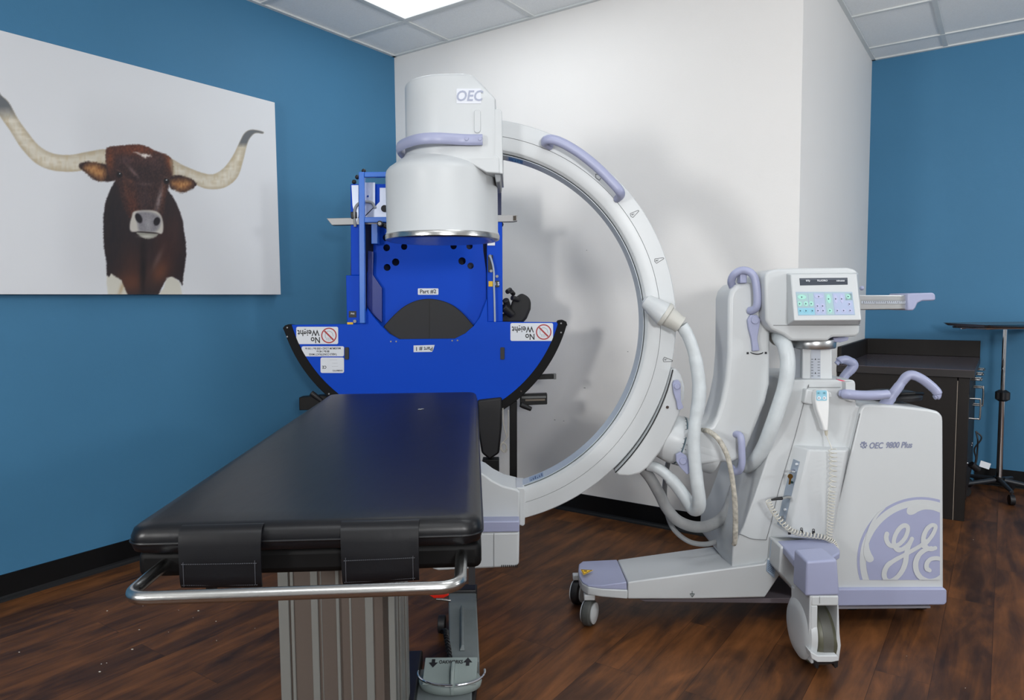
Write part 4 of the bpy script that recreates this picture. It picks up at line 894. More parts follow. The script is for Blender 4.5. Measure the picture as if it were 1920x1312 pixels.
shape([(600, 310), (540, 370), (490, 440), (450, 520), (422, 600), (412, 680), (418, 760), (440, 820), (466, 870), (460, 900), (425, 918), (390, 905), (365, 870), (355, 800), (362, 720), (378, 650), (400, 560), (450, 450), (520, 360)])
def stroke(pts, ws):
    global YS
    q = ck(pts); ws = [w_*.16772 for w_ in ws]
    m_ = 4*(len(q)-1)
    P = spline([(x, y, 0) for x, y in q], 6)
    bm = B(); k = len(P)-1
    for i in range(k):
        w0 = ws[min(int(i/k*(len(ws)-1)+.5), len(ws)-1)]/2
        a_, b_ = P[i], P[i+1]
        t = (b_-a_).normalized(); nn_ = Vector((-t.y, t.x, 0)); 
        quad = [(a_+nn_*w0-t*w0*.25), (b_+nn_*w0+t*w0*.25), (b_-nn_*w0+t*w0*.25), (a_-nn_*w0-t*w0*.25)]
        q4 = clip(clip([(v.x, v.y) for v in quad], lambda p: 1762.4-p[0]), lambda p: 1086.8-p[1])
        if len(q4) > 2:
            f_q = [W(x, y, YS) for x, y in q4]; face(bm, f_q)
        YS -= .000004
    for p_, w0 in ((P[0], ws[0]/2), (P[-1], ws[-1]/2)):
        q4 = clip(clip(circ(p_.x, p_.y, w0, n=14), lambda p: 1762.4-p[0]), lambda p: 1086.8-p[1])
        if len(q4) > 2: face(bm, [W(x, y, YS) for x, y in q4])
    me_ = bpy.data.meshes.new('logo_script')
    for f in bm.faces:
        if f.normal.y > 0 or f.calc_center_median() is None: pass
    bm.normal_update()
    for f in list(bm.faces):
        if f.normal.y > 0: f.normal_flip()
    bm.to_mesh(me_); bm.free(); link('logo_script', me_, WHITE, lg); YS -= .00005
stroke([(614, 600), (606, 640), (618, 690), (652, 730), (710, 735), (765, 705), (820, 640), (848, 560), (840, 515), (800, 508), (755, 540), (715, 600), (692, 670), (698, 730), (735, 775), (790, 770), (850, 720), (895, 655)], [52, 52, 50, 48, 48, 46, 46, 46, 48, 50, 50, 48, 46, 50, 56, 48, 44, 40])
stroke([(893, 655), (868, 710), (845, 770), (832, 840), (818, 930), (780, 1020), (720, 1090), (650, 1130), (600, 1110), (583, 1040), (620, 955), (700, 895), (800, 840), (900, 785), (1000, 725), (1050, 680)], [48, 50, 52, 56, 58, 54, 50, 50, 52, 56, 54, 48, 44, 44, 44, 44])
stroke([(1020, 740), (1080, 670), (1130, 600), (1158, 530), (1145, 505), (1105, 508), (1060, 550), (1028, 620), (1022, 690), (1055, 750), (1105, 770), (1155, 758)], [44, 44, 44, 44, 44, 46, 50, 52, 52, 50, 48, 44])
stroke([(1110, 760), (1050, 775), (985, 820), (945, 890), (935, 960), (955, 1040), (1010, 1100), (1090, 1128), (1170, 1110), (1210, 1080)], [46, 50, 54, 58, 60, 58, 54, 50, 46, 40])
stroke([(1215, 880), (1160, 872), (1100, 885), (1062, 930), (1060, 985), (1092, 1008)], [44, 46, 46, 50, 50, 44])
LT = mat('logo_grey_violet', (128, 134, 160), .4)
text('lettering', 'OEC', W(1642, 835.5, YL-.0006), .030, LT, rbo, shear=.25, sx=.8); text('lettering', '9800 Plus', W(1685, 834.5, YL-.0006), .030, LT, rbo, shear=.25, sx=.80)
bm = B(); ribbon(bm, circ(1619.5, 834, 5, 0, 355, 14), [1.2, 1.2], YL-.0006, .0006, 3)
for q in ([(1616, 832), (1618, 830), (1619, 834), (1617, 838)], [(1620, 836), (1622, 831), (1620, 830), (1621, 838), (1623, 837)]): ribbon(bm, q, [1.1, 1.1], YL-.0006, .0006, 4)
for j in range(8): 
    a_0 = j*math.pi/4; ribbon(bm, [(1619.5+5.5*math.cos(a_0), 834+5.5*math.sin(a_0)), (1619.5+6.3*math.cos(a_0+.1), 834+6.3*math.sin(a_0+.1)), (1619.5+6.5*math.cos(a_0+.35), 834+6.5*math.sin(a_0+.35))], [1.2, 1.2], YL-.0006, .0006, 2)
obj('small_logo', bm, LT, rbo, smooth=False)
# ---- stabiliser leg with lavender toe
def sec(px_f, yt, yb, Yf, px_b, ybt, Yb):
    f0 = W(px_f, yb, Yf); f1 = W(px_f, yt, Yf); b1 = W(px_b, ybt, Yb); b0 = Vector((b1.x, b1.y, f0.z)); return [f0, f1, b1, b0]
bm = loft(B(), [sec(1177, 1091, 1123, 2.45, 1158, 1049, 2.73), sec(1300, 1074, 1123, 2.45, 1265, 1034, 2.75), sec(1434, 1056, 1120, 2.45, 1382, 1018, 2.76), sec(1463, 1020, 1076, 2.45, 1452, 995, 2.76)])
lgp = obj('stabiliser_leg', bm, WHITE, carm, bevel=.005)
def toe(z0f, z1f, ins=0):
    pts = [W(1177, 1091, 2.45), W(1130, 1098, 2.46), W(1103, 1104, 2.48), W(1092, 1100, 2.51), W(1086, 1090, 2.56), W(1084, 1075, 2.63), W(1085, 1064, 2.69), W(1092, 1059, 2.72), W(1158, 1049, 2.735)]
    return pts
tp = toe(0, 0); zt0 = W(1177, 1091, 2.45).z; zt1 = tp[-1].z
zb = W(1177, 1123, 2.45).z; zm = W(1177, 1106, 2.45).z
def zlev(p, z): return Vector((p.x, p.y, z))
ctrp = sum(tp, Vector())/len(tp)
tops = []
for p in tp: tops.append(Vector((p.x, p.y, max(p.z, zm+.006))))
bm = loft(B(), [[zlev(p, zb+.004 if i else zb) for i, p in enumerate(tp)], [zlev(p, zm) for p in tp]]); obj('toe_base', bm, WHITE, lgp, bevel=.004)
bm = loft(B(), [[zlev(p*.985+ctrp*.015, zm) for p in tp], [p*.97+ctrp*.03 for p in tops]]); tc = obj('toe_cap', bm, LAV, lgp, bevel=.005)
def onz(x, y, z): return G(x, y, z)
ztp = (tops[0].z+tops[4].z)/2
pT = [W(1088.5, 1072.5, 2.60), W(1112, 1074, 2.60), W(1094, 1083, 2.54)]
tn = Vector((0, -.25, .97)).normalized()
bm = prism([p+tn*.012 for p in pT], tn*.0012); wl = obj('warning_label', bm, WARN, tc, smooth=False)
c3 = (pT[0]+pT[1]+pT[2])/3+tn*.0135
bm = B()
for a, b in ((0, 1), (1, 2), (2, 0)):
    A = (pT[a]-(pT[0]+pT[1]+pT[2])/3)*.82+c3; Q = (pT[b]-(pT[0]+pT[1]+pT[2])/3)*.82+c3; tube([A, Q], .0009, bm, n=4)
tube([c3+Vector((-.008, 0, .001)), c3+Vector((.004, 0, .001))], .002, bm, n=4); obj('warning_mark', bm, INK, wl, smooth=False)
cs([(1200, 1124), (1470, 1121), (1540, 1124), (1540, 1133), (1480, 1131), (1210, 1128)], 2.50, 2.70, 'under_beam', mat('mauve_grey_beam', (112, 104, 110), .5), .002)
bm = B(); ribbon(bm, [(1298, 1108), (1298, 1113), (1298, 1118)], [.8, .8], 2.4482, .001, 2); ribbon(bm, [(1294, 1113), (1298, 1119), (1302, 1113)], [.9, .9], 2.4482, .001, 2); ribbon(bm, [(1294, 1113), (1298, 1113), (1302, 1113)], [.9, .9], 2.4482, .001, 2)
obj('arrow_label', bm, mat('dark_teal', (24, 56, 56), .4), lgp, smooth=False)
# label stickers on the shroud side
for q in ([(1446, 1012), (1462, 1023), (1459, 1055), (1443, 1045)], [(1439, 1048), (1455, 1058), (1452, 1084), (1437, 1070)]):
    lo = obj('data_label', slab(q, 2.4455, 2.448), LBL, lgp, smooth=False)
    for j in range(6):
        t = (j+.7)/7; x0 = q[0][0]+(q[3][0]-q[0][0])*t+2; y0 = q[0][1]+(q[3][1]-q[0][1])*t; cs([(x0, y0+1.2), (x0+11, y0+8.6), (x0+11, y0+9.7), (x0, y0+2.3)], 2.4450, 2.4455, 'print_line', mat('label_blue_ink', (60, 80, 110), .5), 0, lo)
# ---- near outrigger and big caster
ou = cs([(1464, 1025), (1560, 1036), (1556, 1100), (1492, 1112), (1460, 1072)], 2.36, 2.50, 'outrigger', WHITE, .006)
pk = [W(x, y, Y) for x, y, Y in ((1457, 1011, 2.42), (1512, 1007, 2.44), (1556, 1016, 2.44), (1575, 1030, 2.34), (1574, 1036, 2.31), (1556, 1033, 2.26), (1500, 1037, 2.22), (1488, 1042, 2.24), (1472, 1034, 2.34))]
bm = loft(B(), [[Vector((p.x, p.y, pk[3].z-.022)) for p in pk], [Vector((p.x, p.y, pk[3].z+(.0 if i in (3, 4, 5) else .004))) for i, p in enumerate(pk)]]); obj('outrigger_cover', bm, LAV, ou, bevel=.005)
f_ = [W(x, y, 2.14) for x, y in ((1513, 1053), (1570, 1049), (1575, 1116), (1510, 1118))]
r_ = [p+Vector((0, .10, 0)) for p in f_]; r_[0].z += .004; r_[1].z += .004
cp = obj('caster_cover', loft(B(), [f_, r_]), LAV, ou, bevel=.007, seg=4)
zA, zB = W(1550, 1117, 2.14).z, W(1550, 1136, 2.14).z
xo0, xo1 = W(1532.5, 1180, 2.14).x, W(1569, 1180, 2.14).x; xe = W(1577, 1180, 2.14).x; xs = W(1520, 1180, 2.14).x
bm = B(); box((xs, 2.14, zB), (W(1573, 1120, 2.14).x, 2.26, zA), bm); cst = obj('caster_fork', bm, WHITE, ou, bevel=.005)
bm = B(); prism([Vector((xs, 2.14, zB+.002)), Vector((xo0, 2.14, zB+.002)), Vector((xo0+.001, 2.14, .045)), Vector((xs+.004, 2.14, .04))], (0, .16, 0), bm); obj('left_cheek', bm, WHITE, cst, bevel=.004)
bm = B(); prism([Vector((xo1, 2.14, zB+.002)), Vector((xo1+.004, 2.14, zB+.002)), Vector((xe-.004, 2.14, .14)), Vector((xe+.001, 2.14, .10)), Vector((xe-.004, 2.14, .05)), Vector((xo1, 2.14, .045))], (0, .16, 0), bm); obj('right_cheek', bm, WHITE, cst, bevel=.002)
cs([(1519, 1221), (1533, 1229), (1570, 1229), (1573, 1233), (1573, 1239), (1560, 1241.5), (1533, 1241.5), (1522, 1235)], 2.118, 2.16, 'toe_guard', WHITE, .003, cst)
cyw = 2.232
obj('fork_side', prism([Vector((xs-.004, y, z)) for y, z in ((2.142, zA), (2.25, zA), (2.30, .17), (2.325, .13), (2.32, .09), (2.142, .09))], (.016, 0, 0)), WHITE, cst, bevel=.004)
bm = lathe_axis(Vector((xs-.012, cyw, .118)), (1, 0, 0), [(.01, 0), (.06, .001), (.084, .005), (.098, .014), (.101, .024), (.101, .032), (.01, .032)]); obj('caster_shield', bm, WHITE, cst)
xw0, xw1 = xo0+.001, xo1+.010
bm = lathe_axis(Vector((xw0, cyw, .097)), (1, 0, 0), [(.02, 0), (.078, 0), (.090, .003), (.0945, .010), (.096, (xw1-xw0)/2), (.0945, xw1-xw0-.010), (.090, xw1-xw0-.003), (.078, xw1-xw0), (.02, xw1-xw0)], n=64); wh = obj('wheel', bm, OLIVE, cst)
bm = lathe_axis(Vector((xw0+.018, cyw, .097)), (1, 0, 0), [(.0945, 0), (.0962, .002), (.0966, xw1-xw0-.038), (.0945, xw1-xw0-.036)], n=64); obj('tread_band', bm, mat('worn_tread', (92, 92, 86), .35), wh)
obj('cable_pusher', slab([(1528, 1238), (1572, 1238), (1571, 1250), (1566, 1253), (1563, 1244), (1536, 1245), (1534, 1254), (1529, 1252)], 2.128, 2.16), BPLAS, cst, bevel=.001)
bm = B(); tube([W(1537, 1118, 2.139), W(1537, 1131, 2.139)], .0006, bm, n=4); obj('seam', bm, mat('seam_grey', (110, 112, 114), .5), cst)
# front casters under the toe
def caster(c, ang, r=.048, wd=.034, near=True):
    ax = Vector((math.cos(ang), math.sin(ang), 0)); c = Vector(c)
    bm = lathe_axis(c-ax*wd/2, ax, [(.01, 0), (r-.008, 0), (r-.001, .006), (r, .012), (r, wd-.012), (r-.001, wd-.006), (r-.008, wd), (.01, wd)]); wo = obj('caster', bm, GREYR if near else BPLAS, lgp)
    bm = lathe_axis(c+ax*(wd/2-.001), ax, [(.01, 0), (r-.012, 0), (r-.010, .006), (.006, .012)]); obj('hub_cap', bm, WHITE, wo)
    bm = lathe_axis(c-ax*(wd/2+.008), ax, [(.006, 0), (r-.010, .004), (r-.008, .008), (.01, .008)]); obj('hub_cap', bm, WHITE, wo)
    bm = B(); box((c.x-.02, c.y-.015, c.z+r+.001), (c.x+.02, c.y+.015, c.z+r+.022), bm); obj('swivel', bm, WHITE, wo, bevel=.004)
pA = G(1106, 1176, 0); caster((pA.x, pA.y+.02, .048), math.radians(-28)); pB_ = G(1086, 1132, 0)
caster((pB_.x-.005, 2.69, .048), math.radians(-25), near=False)
# ---- push handles
def hnd(path, r, nm='push_handle'):
    bm = B(); tube(path, r, bm, n=18); return obj(nm, bm, LAV, carm)
hnd(pxpath([(1576, 737, 2.46), (1590, 739, 2.44), (1612, 741, 2.44), (1640, 741, 2.44), (1664, 739, 2.45)], n=6), [.0125, .017, .017, .017, .016])
hnd(pxpath([(1651, 768, 2.52), (1664, 752, 2.50), (1681, 730, 2.49), (1695, 711, 2.485)], n=6), [.024, .020, .017, .0155])
hnd(pxpath([(1692, 715, 2.485), (1700, 706, 2.48), (1710, 703, 2.475), (1726, 709, 2.465), (1744, 722, 2.46), (1756, 734, 2.455), (1757, 742, 2.455), (1752, 745, 2.455)], n=6), [.016, .0165, .0165, .016, .016, .0155, .013, .009])
hnd(pxpath([(1574, 722, 2.92), (1583, 706, 2.92), (1591, 696, 2.92)], n=6), .018)
hnd(pxpath([(1588, 700, 2.92), (1598, 689, 2.92), (1599, 682, 2.92), (1588, 675, 2.91), (1576, 675, 2.90), (1568, 682, 2.90)], n=6), [.019, .020, .020, .018, .016, .010])
lt = cs([(1586, 716), (1602, 716), (1604, 720), (1604, 754), (1592, 752), (1586, 740)], 2.44, 2.48, 'latch_block', WHITE, .003)
cs([(1572, 711), (1586, 714), (1582, 715.5), (1573, 713)], 2.47, 2.49, 'pink_tag', PINK, .0005)
# ---- hoses
def hose(pts, r, m=HOSE, nm='cable_hose', n=8): bm = B(); tube(pxpath(pts, n=n), r, bm, n=18); return obj(nm, bm, m, carm)
bm = lathe_axis(W(1208, 562, 2.50), W(1252, 594, 2.46)-W(1208, 562, 2.50), [(.012, 0), (.026, .01), (.034, .045), (.042, .085), (.042, .095), (.02, .097)]); cf = obj('hose_cuff', bm, WHITE, carm)
bm = lathe_axis(W(1243, 587, 2.465), W(1282, 613, 2.455)-W(1243, 587, 2.465), [(.02, 0), (.044, .002), (.044, .016), (.037, .02), (.030, .062), (.031, .072), (.02, .074)]); obj('hose_cuff', bm, mat('cuff_grey_white', (190, 190, 184), .5), cf)
hose([(1278, 610, 2.455), (1290, 630, 2.455), (1301, 660, 2.455), (1308, 695, 2.455), (1311, 730, 2.455), (1309, 760, 2.455), (1303, 795, 2.455), (1301, 830, 2.455), (1303, 865, 2.455), (1307, 905, 2.455), (1311, 935, 2.46), (1309, 952, 2.475), (1300, 954, 2.50), (1290, 940, 2.52), (1270, 912, 2.54), (1250, 890, 2.55), (1232, 877, 2.56), (1214, 872, 2.57)], [.022, .021, .023, .024, .022, .022, .023, .024, .024, .023, .020, .020])
hose([(1205, 878, 2.60), (1220, 897, 2.60), (1236, 925, 2.60), (1250, 952, 2.60), (1270, 975, 2.60), (1300, 987, 2.60), (1330, 985, 2.62), (1356, 968, 2.66), (1372, 935, 2.70), (1384, 890, 2.74), (1396, 850, 2.76)], .021, HOSED)
hose([(1256, 855, 2.70), (1250, 880, 2.72), (1246, 920, 2.72), (1249, 955, 2.70), (1262, 990, 2.68), (1290, 1014, 2.66), (1322, 1020, 2.66), (1350, 1012, 2.68), (1372, 997, 2.72)], .0095, HOSED)
hose([(1316, 806, 2.52), (1328, 808, 2.46), (1346, 822, 2.43), (1362, 850, 2.42), (1371, 885, 2.42), (1377, 930, 2.43), (1379, 970, 2.44), (1378, 1012, 2.45), (1376, 1020, 2.46)], [.0085, .009, .0085, .0095, .0085], FLAKY)
hose([(1456, 622, 2.62), (1462, 634, 2.50), (1472, 650, 2.45), (1477, 680, 2.435), (1473, 720, 2.435), (1461, 760, 2.44), (1447, 800, 2.45), (1432, 838, 2.48), (1416, 862, 2.52), (1402, 873, 2.58), (1394, 872, 2.62)], .0255)
bm = lathe_axis(W(1455, 628, 2.60), W(1466, 640, 2.47)-W(1455, 628, 2.60), [(.02, 0), (.03, 0), (.031, .05), (.02, .05)]); obj('hose_cuff', bm, mat('cuff_grey_white', (190, 190, 184), .5), carm)
cs([(1362, 965), (1376, 955), (1384, 925), (1400, 925), (1392, 990), (1376, 1022), (1356, 1024), (1352, 990)], 2.80, 2.86, 'rear_bracket', mat('bracket_grey', (120, 122, 128), .5), .003)
# dark gap piece between yoke and shroud
# ---- things resting on the machine
hc = thing('hand_controller', 'white hand controller with blue key pad hanging on the front of the white cart', 'hand controller', W(1541, 812, 2.45))
hcb = [(1530, 736), (1534, 731.5), (1551, 731), (1555, 736), (1555.5, 762), (1554, 790), (1553, 808), (1545, 808), (1540, 790), (1532, 768), (1529, 752)]
hco = obj('body', slab(hcb, 2.405, 2.44), mat('controller_white', (232, 234, 234), .35), hc, bevel=.006, seg=4)
kp = obj('key_pad', slab(rrect(1531, 731.5, 1550.5, 751, 2), 2.4035, 2.406), mat('key_pad_blue', (150, 200, 220), .35), hc, smooth=False)
for x, y, m in ((1535, 736.5, CYAN), (1546, 736.5, CYAN), (1536, 746, STICK), (1546, 746, STICK)):
    k2 = obj('key', slab(circ(x, y, 3.4, n=16, ry=3), 2.4025, 2.404), m, kp, smooth=False); obj('key_mark', slab([(x-1.4, y-.9), (x+1.6, y), (x-1.4, y+1)], 2.4018, 2.4026), mat('button_ink', (60, 76, 92), .5), k2, smooth=False)
cs([(1512, 729), (1526, 731), (1534, 742), (1532, 757), (1522, 759), (1508, 756)], 2.44, 2.475, 'controller_holder', WHITE, .006)
cs([(1553, 733), (1559, 737), (1560, 745), (1553, 747)], 2.42, 2.475, 'controller_holder', WHITE, .004)
bm = B(); tube(pxpath([(1549, 806), (1549, 814)], 2.425, 2)if False else [W(1549, 806, 2.425), W(1549, 811, 2.425), W(1549.5, 816, 2.425)], [.006, .0055, .004], bm, n=12); obj('strain_relief', bm, mat('pale_beige', (200, 196, 180), .5), hc)
def coil(path, r0, r1, turns, wr, nper=14):
    P = path; out = []; N = int(turns*nper)
    for i in range(N+1):
        t = i/N; q = t*(len(P)-1); k = min(int(q), len(P)-2); p = P[k].lerp(P[k+1], q-k); tg = (P[k+1]-P[k]).normalized()
        s = tg.cross(Vector((0, 1, 0))).normalized(); u = s.cross(tg); a = 2*math.pi*turns*t; r = r0+(r1-r0)*t
        out.append(p+s*math.cos(a)*r+u*math.sin(a)*r)
    bm = B(); return tube(out, wr, bm, n=6)
CORD = mat('cream_cord', (206, 204, 194), .45)
bm = B(); tube(pxpath([(1549.5, 815, 2.425), (1552, 822, 2.42), (1556, 832, 2.40), (1560, 842, 2.385)], n=4), .0017, bm, n=8); obj('lead', bm, CORD, hc)
P1 = pxpath([(1561, 842, 2.385), (1562, 870, 2.385), (1561, 905, 2.385), (1559, 940, 2.39), (1557, 975, 2.395), (1555, 1008, 2.40)], n=6)
# stretched at the top, tighter below
seg1 = P1[:len(P1)//2+1]; seg2 = P1[len(P1)//2:]
obj('coiled_cord', coil(seg1, .012, .011, 9, .0017), CORD, hc); obj('coiled_cord', coil(seg2, .011, .009, 15, .0017), CORD, hc)
P2 = pxpath([(1440, 938, 2.38), (1448, 955, 2.38), (1462, 974, 2.385), (1480, 992, 2.39), (1500, 1000, 2.395), (1525, 1004, 2.40), (1548, 1008, 2.40), (1562, 1016, 2.40), (1567, 1026, 2.40)], n=8)
obj('coiled_cord', coil(P2, .0085, .0078, 30, .0021, 12), CORD, hc)
bm = B(); A = onl(1481, 932, .004); tube([A, A+fnl*.02, W(1465, 934, 2.38)], .0058, bm, n=12); pg = obj('plug', bm, STEEL, hc)
bm = B(); tube([W(1466, 934, 2.38), W(1455, 935, 2.375), W(1446, 937, 2.38)], [.0058, .005, .0032], bm, n=12); obj('plug_sleeve', bm, BPLAS, pg)
ky = thing('key_bunch', 'small brass and steel keys hanging in the side switch of the white cart', 'keys', W(1481, 900, 2.43))
bm = B(); p = onl(1489, 884, .008); cyl(p, p+fnl*.018, .0045, bm, n=12); tube([p+fnl*.018, W(1482, 883, 2.41)], .0035, bm, n=8); obj('steel_key', bm, CHROME, ky)
bm = slab(circ(1482, 894, 5, n=16)+[(1484, 900)] if False else circ(1482, 893, 4.8, n=18), 2.412, 2.4145); obj('brass_key', bm, BRASS, ky, smooth=False)
bm = slab([(1480, 897), (1484, 897), (1482, 908), (1478.5, 908)], 2.4125, 2.414); obj('key_blade', bm, BRASS, ky, smooth=False)
for x, y in ((1480.5, 997), (1503, 994), (1525.5, 996)):
    bm = B(); slab(rrect(x-2.6, y-.5, x+2.6, y+5, .4), 2.413, 2.4155, bm)
    ribbon(bm, [(x-1.7, y), (x-1.5, y-4), (x+1.5, y-4), (x+1.7, y)], [.9, .9], 2.413, .001, 4); obj('padlock_mark', bm, INK, ch, smooth=False)
fs = thing('foot_switch', 'black oval foot switch stored on top of the white cart beneath the lavender push handle', 'foot switch', W(1670, 762, 2.7))
p = W(1672, 758, 2.62); p.z = W(1690, 760, 2.455).z+.0135
bm = loft(B(), [[Vector((p.x+a*math.cos(t)*s_, p.y+.09*math.sin(t)*s_, z)) for t in np.linspace(0, 2*math.pi, 41)[:-1]] for s_, z, a in ((1, p.z-.012, .10), (1.02, p.z, .10), (.95, p.z+.010, .10), (.7, p.z+.016, .10), (.4, p.z+.018, .10))])
bdy = obj('base', bm, BPLAS, fs)
bm = B(); tube([p+Vector((-.10, -.05, .005)), p+Vector((-.05, -.09, .014)), p+Vector((.03, -.09, .018)), p+Vector((.09, -.04, .01))], .006, bm); obj('guard', bm, BLACK, fs)
#%%PART5
# ================================================================ base cabinet, worktop
CU0, CU1, CV0, CV1, CH = U1+.004, 3.118, .954, V1-.004, .80
def RB_(u0, v0, u1, v1, z0, z1, bm=None): return rbox(u0, v0, u1, v1, z0, z1, bm or B())
cab = thing('base_cabinet', 'dark brown laminate base cabinet with wire pulls behind the white cart', 'cabinet', RM((CU0+CU1)/2, (CV0+CV1)/2, 0))
obj('carcass', RB_(CU0, CV0+.022, CU1-.022, CV1, .10, CH-.042), CAB, cab, smooth=False)
obj('end_panel', RB_(CU0, CV0, CU1-.055, CV0+.02, 0, CH-.042), CAB, cab, bevel=.001, seg=1)
obj('end_filler', RB_(CU1-.05, CV0, CU1-.002, CV0+.02, .0, CH-.042), CAB, cab, bevel=.001, seg=1)
obj('edge_band', RB_(CU1-.0545, CV0+.001, CU1-.0515, CV0+.02, 0, CH-.06), mat('pale_edge', (150, 140, 128), .5), cab, smooth=False)
obj('plinth', RB_(CU0, CV0+.022, CU1-.08, CV1, 0, .10), BASEB, cab, smooth=False)
dv_ = (CV1-CV0-.024)/3
def wire(p0, p1, out, r=.0045):
    o = (RM(1, 0)-RM(0, 0))*out; return tube(spline([p0, p0+o*.8, p0+o+(p1-p0)*.08, p1+o-(p1-p0)*.08, p1+o*.8, p1], 6), r, B(), n=10)
for i in range(3):
    a = CV0+.024+i*dv_; b = a+dv_-.004
    dr = obj('drawer', RB_(CU1-.021, a, CU1, b, CH-.13, CH-.048), CAB, cab, bevel=.001, seg=1)
    m_ = (a+b)/2; zz1 = CH-.062
    obj('pull', wire(RM(CU1, m_-.05, zz1), RM(CU1, m_+.05, zz1), .048), STEEL, dr)
    do = obj('door', RB_(CU1-.021, a, CU1, b, 0.11, CH-.134), CAB, cab, bevel=.001, seg=1)
    e_ = a+.035 if i != 1 else b-.035
    obj('pull', wire(RM(CU1, e_, .54), RM(CU1, e_, .645), .048), STEEL, do)
    bm = B(); p = RM(CU1, e_, .30); cyl(p, p+(RM(1, 0)-RM(0, 0))*.004, .009, bm, n=14); obj('lock', bm, CHROME, do)
wt = thing('worktop', 'dark glossy laminate worktop with low upstand on the brown cabinet', 'worktop', RM((CU0+CU1)/2, (CV0+CV1)/2, CH-.04))
obj('top', RB_(CU0, CV0-.011, CU1+.019, CV1, CH-.002, CH), TOPM, wt, smooth=False)  # thin sheet with the glare painted into its colour
obj('core', RB_(CU0, CV0-.012, CU1+.02, CV1, CH-.04, CH-.002), mat('dark_edge', (44, 40, 40), .4), wt, smooth=False)
obj('upstand', RB_(CU0, CV0, CU0+.018, CV1-.02, CH+.0005, CH+.102), CAB, wt, bevel=.002)
obj('upstand', RB_(CU0, CV1-.018, CU1+.018, CV1, CH+.0005, CH+.102), CAB, wt, bevel=.002)
pc_ = RM(CU1+.03, 1.13, 0)
bm = B(); o1 = (RM(1, 0)-RM(0, 0))
tube(spline([pc_+Vector((0, 0, .455)), pc_+o1*.02+Vector((.008, 0, .42)), pc_+Vector((-.004, 0, .36)), pc_+Vector((.006, 0, .31)), pc_+Vector((0, 0, .27))], 6), .004, bm, n=8)
tube(spline([pc_+Vector((0.0, 0, .455)), pc_+o1*.02+Vector((-.012, 0, .41)), pc_+Vector((.012, 0, .35)), pc_+Vector((.01, 0, .30)), pc_+Vector((0, 0, .26))], 6), .004, bm, n=8)
cdo = obj('hanging_lead', bm, BPLAS); tag(cdo, 'black lead with a small white tag hanging from a cabinet pull', 'cord')
bm = B(); cyl(pc_+Vector((-.02, 0, .275)), pc_+Vector((.02, 0, .245)), .018, bm, n=14); obj('lead_plug', bm, BPLAS, cdo)
q = pc_+Vector((.02, -.02, .30)); bm = prism([q, q+Vector((.055, .0, -.018)), q+Vector((.045, 0, -.05)), q+Vector((-.008, 0, -.032))], (0, .001, 0)); obj('tag', bm, STICK, cdo, smooth=False)
# ================================================================ instrument stand
pb0 = G(1879, 912, 0); st = thing('instrument_stand', 'chrome wheeled instrument stand with flat steel tray by the right blue wall', 'instrument stand', (pb0.x, 4.13, 0))
sx, sy = W(1879, 760, 4.13).x, 4.13
zt = W(1880, 606, 4.10).z
bm = B(); cyl((sx, sy, .10), (sx, sy, .58), .0165, bm); obj('lower_post', bm, CHROME, st)
bm = B(); cyl((sx, sy, .55), (sx, sy, zt-.035), .012, bm); up_ = obj('upper_post', bm, CHROME, st)
bm = B(); rings = [[Vector((sx+(.036+.004*math.cos(6*t))*math.cos(t)*s_, sy+(.036+.004*math.cos(6*t))*math.sin(t)*s_, z)) for t in np.linspace(0, 2*math.pi, 49)[:-1]] for s_, z in ((.5, W(1880, 752, 4.13).z), (1, W(1880, 748, 4.13).z), (1, W(1880, 735, 4.13).z), (.5, W(1880, 731, 4.13).z))]
loft(bm, rings); obj('height_knob', bm, BPLAS, st)
xl_ = W(1822, 606, 3.93).x+.05; xr_ = xl_+.52
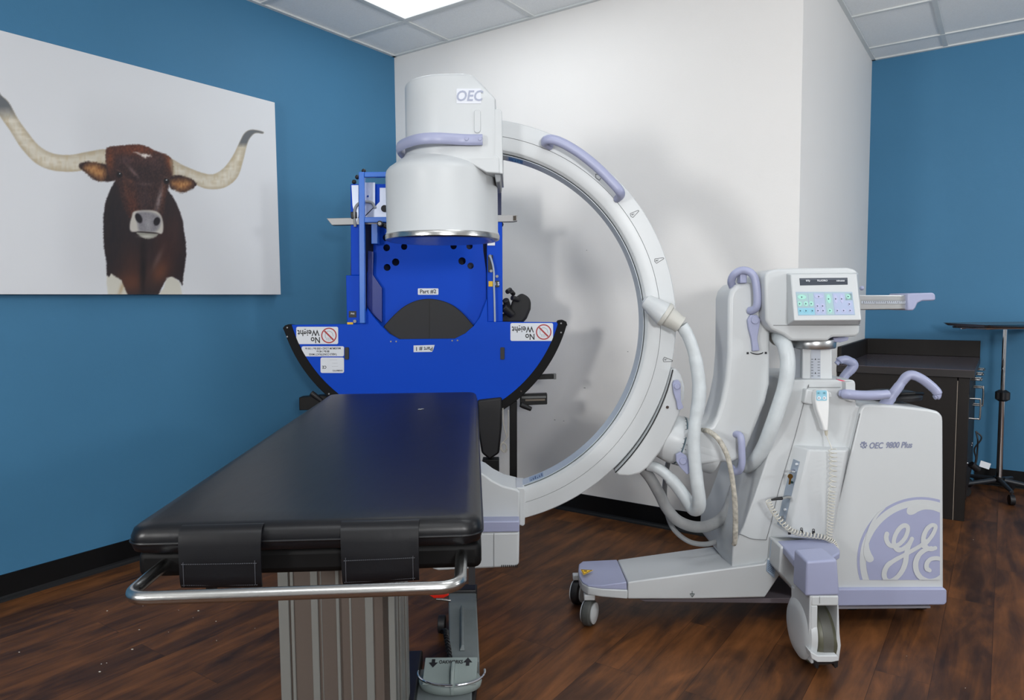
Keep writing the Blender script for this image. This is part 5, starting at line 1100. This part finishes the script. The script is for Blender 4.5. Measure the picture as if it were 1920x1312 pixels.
bm = B(); loop = [Vector((x, y, zt-.022)) for x, y in rrect(xl_+.02, 3.93, xr_-.02, 4.23, .03)]; tube(loop+[loop[0]], .006, bm, n=10); tube([Vector((xl_+.02, sy, zt-.026)), Vector((xr_-.02, sy, zt-.026))], .007, bm, n=10); fr_o = obj('tray_frame', bm, CHROME, st)
bm = loft(B(), [[Vector((x, y, z)) for x, y in rrect(xl_-q_, 3.90-q_, xr_+q_, 4.26+q_, .04)] for q_, z in ((0, zt-.014), (.012, zt-.002), (.018, zt+.001), (.014, zt+.002), (.004, zt-.008))]); obj('tray', bm, STEEL, st)
bm = B(); cyl((sx, sy, .085), (sx, sy, .115), .03, bm); hub = obj('base_hub', bm, BLACK, st, bevel=.004)
for j in range(5):
    a = math.radians(-35+72*j); e_ = Vector((sx+.2*math.cos(a), sy+.2*math.sin(a), .075)); bm = B(); tube([Vector((sx, sy, .10)), Vector((sx, sy, .098)).lerp(e_, .5), e_], [.014, .013, .011], bm, n=10); lg_ = obj('leg', bm, mat('dark_grey_leg', (44, 48, 54), .4), st)
    bm = B(); c5 = e_+Vector((0, 0, -.045)); ax5 = Vector((-math.sin(a), math.cos(a), 0)); cyl(c5-ax5*.012, c5+ax5*.012, .029, bm); tube([e_, c5], .006, bm, n=8); obj('caster', bm, BPLAS, lg_, smooth=False)
# ================================================================ crumbs on the floor
bm = B(); rr = random.Random(7)
for x, y, s_ in ((201, 1145.5, 1), (372, 1145.5, 1.2), (261, 1181, 1), (405, 1165, .8), (248, 1218, 1.3), (187, 1260, 1.2), (36, 1223, .9), (406, 1201, .6), (268, 1136, .5), (316, 1185, .5), (362, 1158, .5), (478, 1178, .5), (335, 1144, .5), (190, 1245, .7), (200, 1243, .6), (1810, 1290, .5), (1825, 1012, .8), (1660, 1070, .4), (1700, 1230, .4)):
    p = G(x, y); r = .0022*s_; bmesh.ops.create_icosphere(bm, subdivisions=1, radius=r, matrix=Matrix.Translation((p.x, p.y, r*.7)) @ Matrix.Diagonal((1.6, 1, .7, 1)) @ Matrix.Rotation(rr.random()*3, 4, 'Z'))
tag(obj('floor_crumbs', bm, mat('crumb_white', (205, 200, 190), .8)), 'tiny pale crumbs scattered over the brown wood floor', 'debris', kind='stuff')
